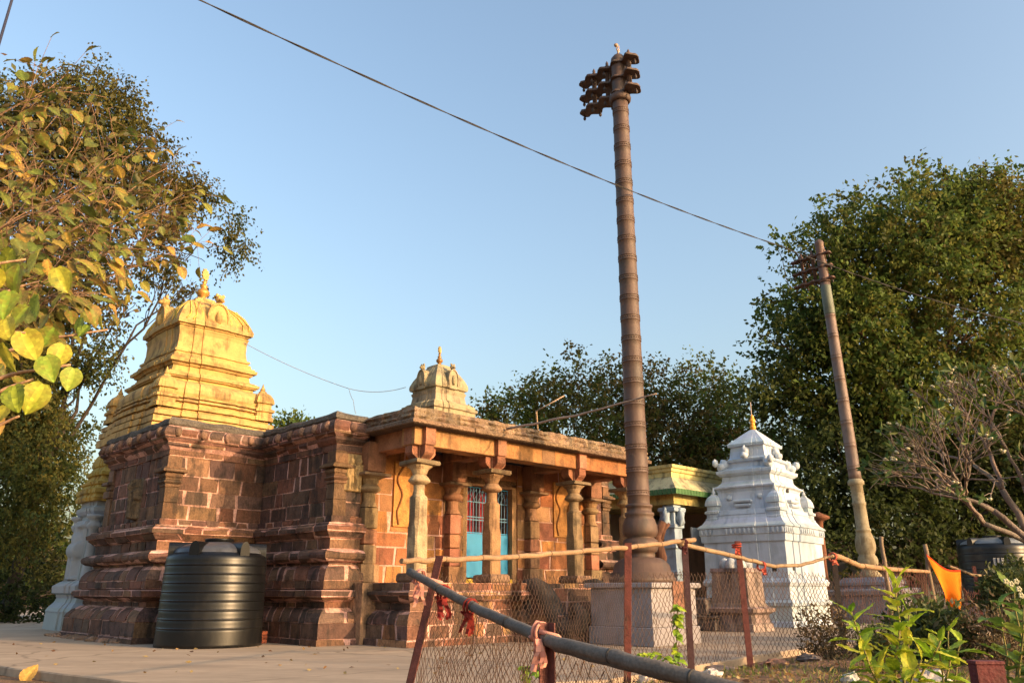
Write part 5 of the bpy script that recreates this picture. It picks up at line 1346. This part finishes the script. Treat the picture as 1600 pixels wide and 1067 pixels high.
# saplings, weeds
def sapling(name, label, base, stems, leaf, col, cat='plant', n_per=16, group=None, drop=.25, wr=.22):
    t = thing(name, label, cat, base, 0, group); st = MB(); lv = MB()
    for k, (e, n_) in enumerate(stems):
        e = Vector(e) - Vector(base); pts = limb(st, (R.uniform(-.02, .02), 0, -.05), e, .011, .004, (.20, .17, .06), .08, k * 2.1 + base[0], 12, 6)
        for i in range(n_):
            t_ = .22 + .78 * i / max(1, n_ - 1); j = min(11, int(t_ * 12)); p = pts[j].lerp(pts[j + 1], t_ * 12 - j)
            d0 = (pts[min(12, j + 1)] - pts[j]).normalized(); a = i * 2.4 + k
            s_ = d0.orthogonal().normalized(); w_ = d0.cross(s_)
            v = (s_ * math.cos(a) + w_ * math.sin(a)) + d0 * (.35 + .9 * (t_ > .93)) + Vector((0, 0, .1))
            L_ = leaf * R.uniform(.75, 1.15) * (1 - .35 * max(0, t_ - .8) * 5)
            broad_leaf(lv, p, v.normalized(), Vector((0, 0, 1)), L_, L_ * wr, jc(R.choice(col)), jc(R.choice(col)), R.uniform(.0, .35))
    st.build('stem', M['bark'], t); lv.build('leaves', M['leaf'], t); return t
LG = [(.22, .34, .02), (.34, .42, .03), (.13, .24, .02), (.44, .42, .035)]
sb = at(1400, 1120, 4.6)
sapling('sapling', 'bright green sapling with pointed leaves in the right foreground', tuple(sb), [(at(1400, 905, 4.6), 24), (at(1330, 955, 4.5), 18), (at(1470, 1000, 4.5), 12), (at(1420, 960, 4.8), 14), (at(1350, 1015, 4.4), 12), (at(1440, 1030, 4.4), 10)], .17, LG, wr=.20)
sb = at(1478, 1110, 5.6)
sapling('young_shrub', 'young light green shrub with broad leaves right of the bright sapling', tuple(sb), [(at(1482, 985, 5.6), 8), (at(1468, 1010, 5.5), 8), (at(1500, 1000, 5.7), 6)], .20, LG[:3], wr=.22)
sb = at(1590, 1120, 5.2)
pl2 = sapling('plumeria_shoot', 'plumeria shoot with broad leaves and white blossom at the right edge', tuple(sb), [(at(1585, 925, 5.2), 12), (at(1600, 945, 5.1), 10), (at(1560, 945, 5.3), 5)], .24, [(.10, .18, .03), (.18, .24, .04), (.07, .13, .025)], wr=.2)
mb = MB()
for x, y in ((1572, 908), (1580, 912), (1592, 920), (1588, 908), (1596, 930)):
    q = at(x, y, 5.15) - sb
    for k in range(5):
        a = 2 * math.pi * k / 5; mb.blob(q + Vector((math.cos(a) * .011, 0, math.sin(a) * .011)), (.009, .006, .009), (.55, .52, .36), 4, .1, k)
mb.build('blossom', M['cloth'], pl2)
def vine(name, label, pts, n, leaf, col):
    base = Vector(at(*pts[0])); t = thing(name, label, 'climbing plant', base); P_ = [Vector(at(*p)) - base for p in pts]; mb = MB(); lv = MB()
    o, r = pole_pts(P_, [.006] * len(P_), 10, .04, pts[0][0]); mb.tube(o, .005, (.16, .14, .05), 5); mb.build('stem', M['bark'], t)
    for k in range(n):
        p = o[R.randint(0, len(o) - 1)]; v = Vector(unit(1)[0]); v.z = -abs(v.z) * .6
        broad_leaf(lv, p, v, Vector((0, -.6, 1)), leaf * R.uniform(.6, 1.2), leaf * .33, jc(R.choice(col)), jc(R.choice(col)), .1)
    lv.build('leaves', M['leaf'], t); return t
vine('creeper', 'thin green creeper climbing the mesh beside the dark fence post', [(1062, 1045, 9.7), (1056, 1000, 9.7), (1060, 970, 9.75), (1057, 945, 9.8)], 46, .11, LG[:3])
vine('creeper', 'sparse creeper trailing along the foot of the fence before the plinth', [(980, 1040, 8.8), (1000, 1022, 8.9), (1030, 1020, 9.1), (1062, 1042, 9.5)], 40, .08, LG[:3])
vine('creeper', 'small weed stem growing by the near square fence post', [(822, 1066, 5.2), (818, 1045, 5.3), (835, 1040, 5.2), (860, 1062, 4.9)], 26, .07, LG[:3])
def bush(name, label, c, r, n, leaf, pal, squash=.8, cat='bush'):
    c = Vector(c); t = thing(name, label, cat, (c.x, c.y, 0)); base = Vector((c.x, c.y, 0)); mb = MB(); q0 = c - base
    P_, D_, C_, CC = crown_leaves([(tuple(q0), r)], 5.0 * n / (r * r), 6, leaf, pal, -.1, r * .45, .1, -9)
    L_ = leaf * NP.uniform(.6, 1.3, size=len(P_)); leafmesh('foliage', P_, D_, L_, L_ * .24, C_, M['leaf'], t)
    for k in range(12):
        d = CC[NP.integers(len(CC))]; limb(mb, (R.uniform(-.06, .06), R.uniform(-.06, .06), -.1), tuple(d), .014, .005, (.17, .13, .08), .1, k + c.x, 5, 5)
    mb.build('stem', M['bark'], t); return t
WD = [(.060, .085, .022), (.085, .10, .025), (.045, .065, .02), (.12, .10, .035), (.10, .14, .03)]
DR = [(.13, .085, .04), (.10, .075, .035), (.16, .11, .05)]
bush('bush', 'green weedy bush below and left of the orange flag', at(1440, 1005, 12.0), .30, 70, .09, WD)
bush('bush', 'leafy bush left of the orange flag in the garden', at(1432, 985, 11.8), .36, 60, .085, WD)
bush('bush', 'tall leafy bush just right of the orange flag', at(1578, 940, 13.2), .36, 80, .10, WD)
bush('bush', 'brown dry bush at the right edge of the garden', at(1570, 1000, 10.0), .38, 70, .06, DR)
bush('bush', 'small brown dry bush at the foot of the shrine fence', at(1290, 990, 11.0), .30, 60, .05, DR + WD[:1], .6)
bush('bush', 'low grassy bush in the middle of the garden', at(1465, 1000, 10.5), .36, 60, .10, WD)
bush('bush', 'shaded weeds against the compound fence at far right', at(1600, 925, 14.5), .42, 80, .10, WD)
bush('bush', 'tiny green weed between the fence posts on the soil', at(1380, 1010, 9.5), .22, 50, .06, WD)

# grass and dry litter on the soil: far too many to count
n = 24000; X_ = NP.uniform(.9, 9, size=n); Y_ = NP.uniform(7.4, 18.5, size=n)
keep = []
for i in range(n):
    x, y = X_[i], Y_[i]
    if y > min(20, 9.3 + (x - 1.4) * .95): continue
    if mnoise.noise(Vector((x * .9, y * .9, 2))) + R.uniform(-.3, .35) < .0: continue
    keep.append((x, y, gheight(x, y) - .01))
kp = np.array(keep); nk = len(kp); dd = NP.normal(size=(nk, 3)) * np.array([.6, .6, .2]) + np.array([0, 0, .7]); dd /= np.linalg.norm(dd, axis=1, keepdims=True)
gc = np.array([(.12, .17, .03), (.15, .17, .035), (.22, .17, .06), (.08, .12, .022), (.26, .18, .07)])[NP.integers(5, size=nk)] * NP.uniform(.7, 1.3, size=(nk, 1))
tag(leafmesh('grass', kp, dd, NP.uniform(.04, .13, size=nk), .006, gc, M['leaf']), 'short dry grass on the garden soil', 'grass', kind='stuff')
n = 2600; lit = []
for i in range(n):
    x, y = R.uniform(.9, 9), R.uniform(7.4, 17)
    if y > min(20, 9.4 + (x - 1.4) * .95): continue
    lit.append((x, y, gheight(x, y) + .012))
for i in range(420):
    x, y = R.uniform(-11, 3), R.uniform(9.5, 16)
    if (x + 6.39) * 1.947 + (y - 10.74) * 2.62 > .6 or R.random() < .0:
        if R.random() < .45: lit.append((x, y, .012))
lit = np.array(lit); nk = len(lit); dd = NP.normal(size=(nk, 3)) * np.array([1, 1, .15]); dd /= np.linalg.norm(dd, axis=1, keepdims=True)
gc = np.array([(.22, .12, .05), (.30, .19, .08), (.16, .08, .04), (.36, .27, .12)])[NP.integers(4, size=nk)]
tag(leafmesh('leaf_litter', lit, dd, NP.uniform(.04, .10, size=nk), .02, gc, M['leaf']), 'dry fallen leaves scattered on the garden soil and court', 'leaf litter', kind='stuff')

# stones lying on the soil
def stone(label, x, y, D, r, col):
    mb = MB(); mb.blob((0, 0, 0), r, jc(col), 9, .5, x * .37, smooth=False); o = mb.build('stone', M['rock']); p = at(x, y, D); o.location = (p.x, p.y, gheight(p.x, p.y) + r[2] * .35); o.rotation_euler = (0, 0, x)
    tag(o, label, 'stone')
stone('pale rounded stone in the garden grass near the near bamboo rail', 1010, 1052, 8.9, (.13, .10, .08), (.46, .36, .28))
stone('whitish stone lying on the soil below the shrine fence', 1112, 1050, 9.0, (.11, .09, .07), (.45, .40, .34))
stone('grey boulder behind the bright sapling', 1445, 1035, 7.8, (.22, .16, .12), (.32, .28, .26))
stone('small pale stone left of the bright sapling', 1326, 1042, 8.3, (.08, .07, .06), (.45, .40, .34))
stone('flat dark stone at the foot of the fence by the dry bush', 1262, 1022, 10.6, (.16, .10, .06), (.13, .11, .10))
stone('long pinkish kerb stone at the foot of the fence before the shrine', 1130, 1026, 10.9, (.34, .10, .06), (.34, .22, .17))
stone('reddish broken stone right of the leaning fence post', 1210, 1020, 10.9, (.20, .12, .07), (.30, .15, .10))
stone('brown clod at the left edge below the court', 20, 1066, 8.5, (.12, .10, .05), (.16, .09, .06))
mb = MB(); p = gr(38, 1060, -.08)
broad_leaf(mb, Vector((0, 0, 0)), Vector((.3, .2, .9)), Vector((0, -1, .2)), .22, .09, (.52, .32, .08), (.46, .28, .08), .3)
o = mb.build('fallen_leaf', M['leaf']); o.location = (p.x, p.y, -.12); tag(o, 'single yellow fallen leaf at the foot of the court edge', 'leaf')
# rubble at the foot of the wing wall
mb = MB()
for k in range(46):
    t_ = R.uniform(4.6, 8.2); s_ = -2.45 - R.uniform(.40, .62); r = R.uniform(.03, .10)
    mb.blob(TW(s_, t_, .01) - TO, (r * 1.5, r * 1.2, r * .7), jc((.20, .13, .09), .4), 5, .6, k)
o = mb.build('rubble', M['stone']); o.location = TO; tag(o, 'broken stone rubble heaped along the foot of the temple wing', 'rubble', kind='stuff')
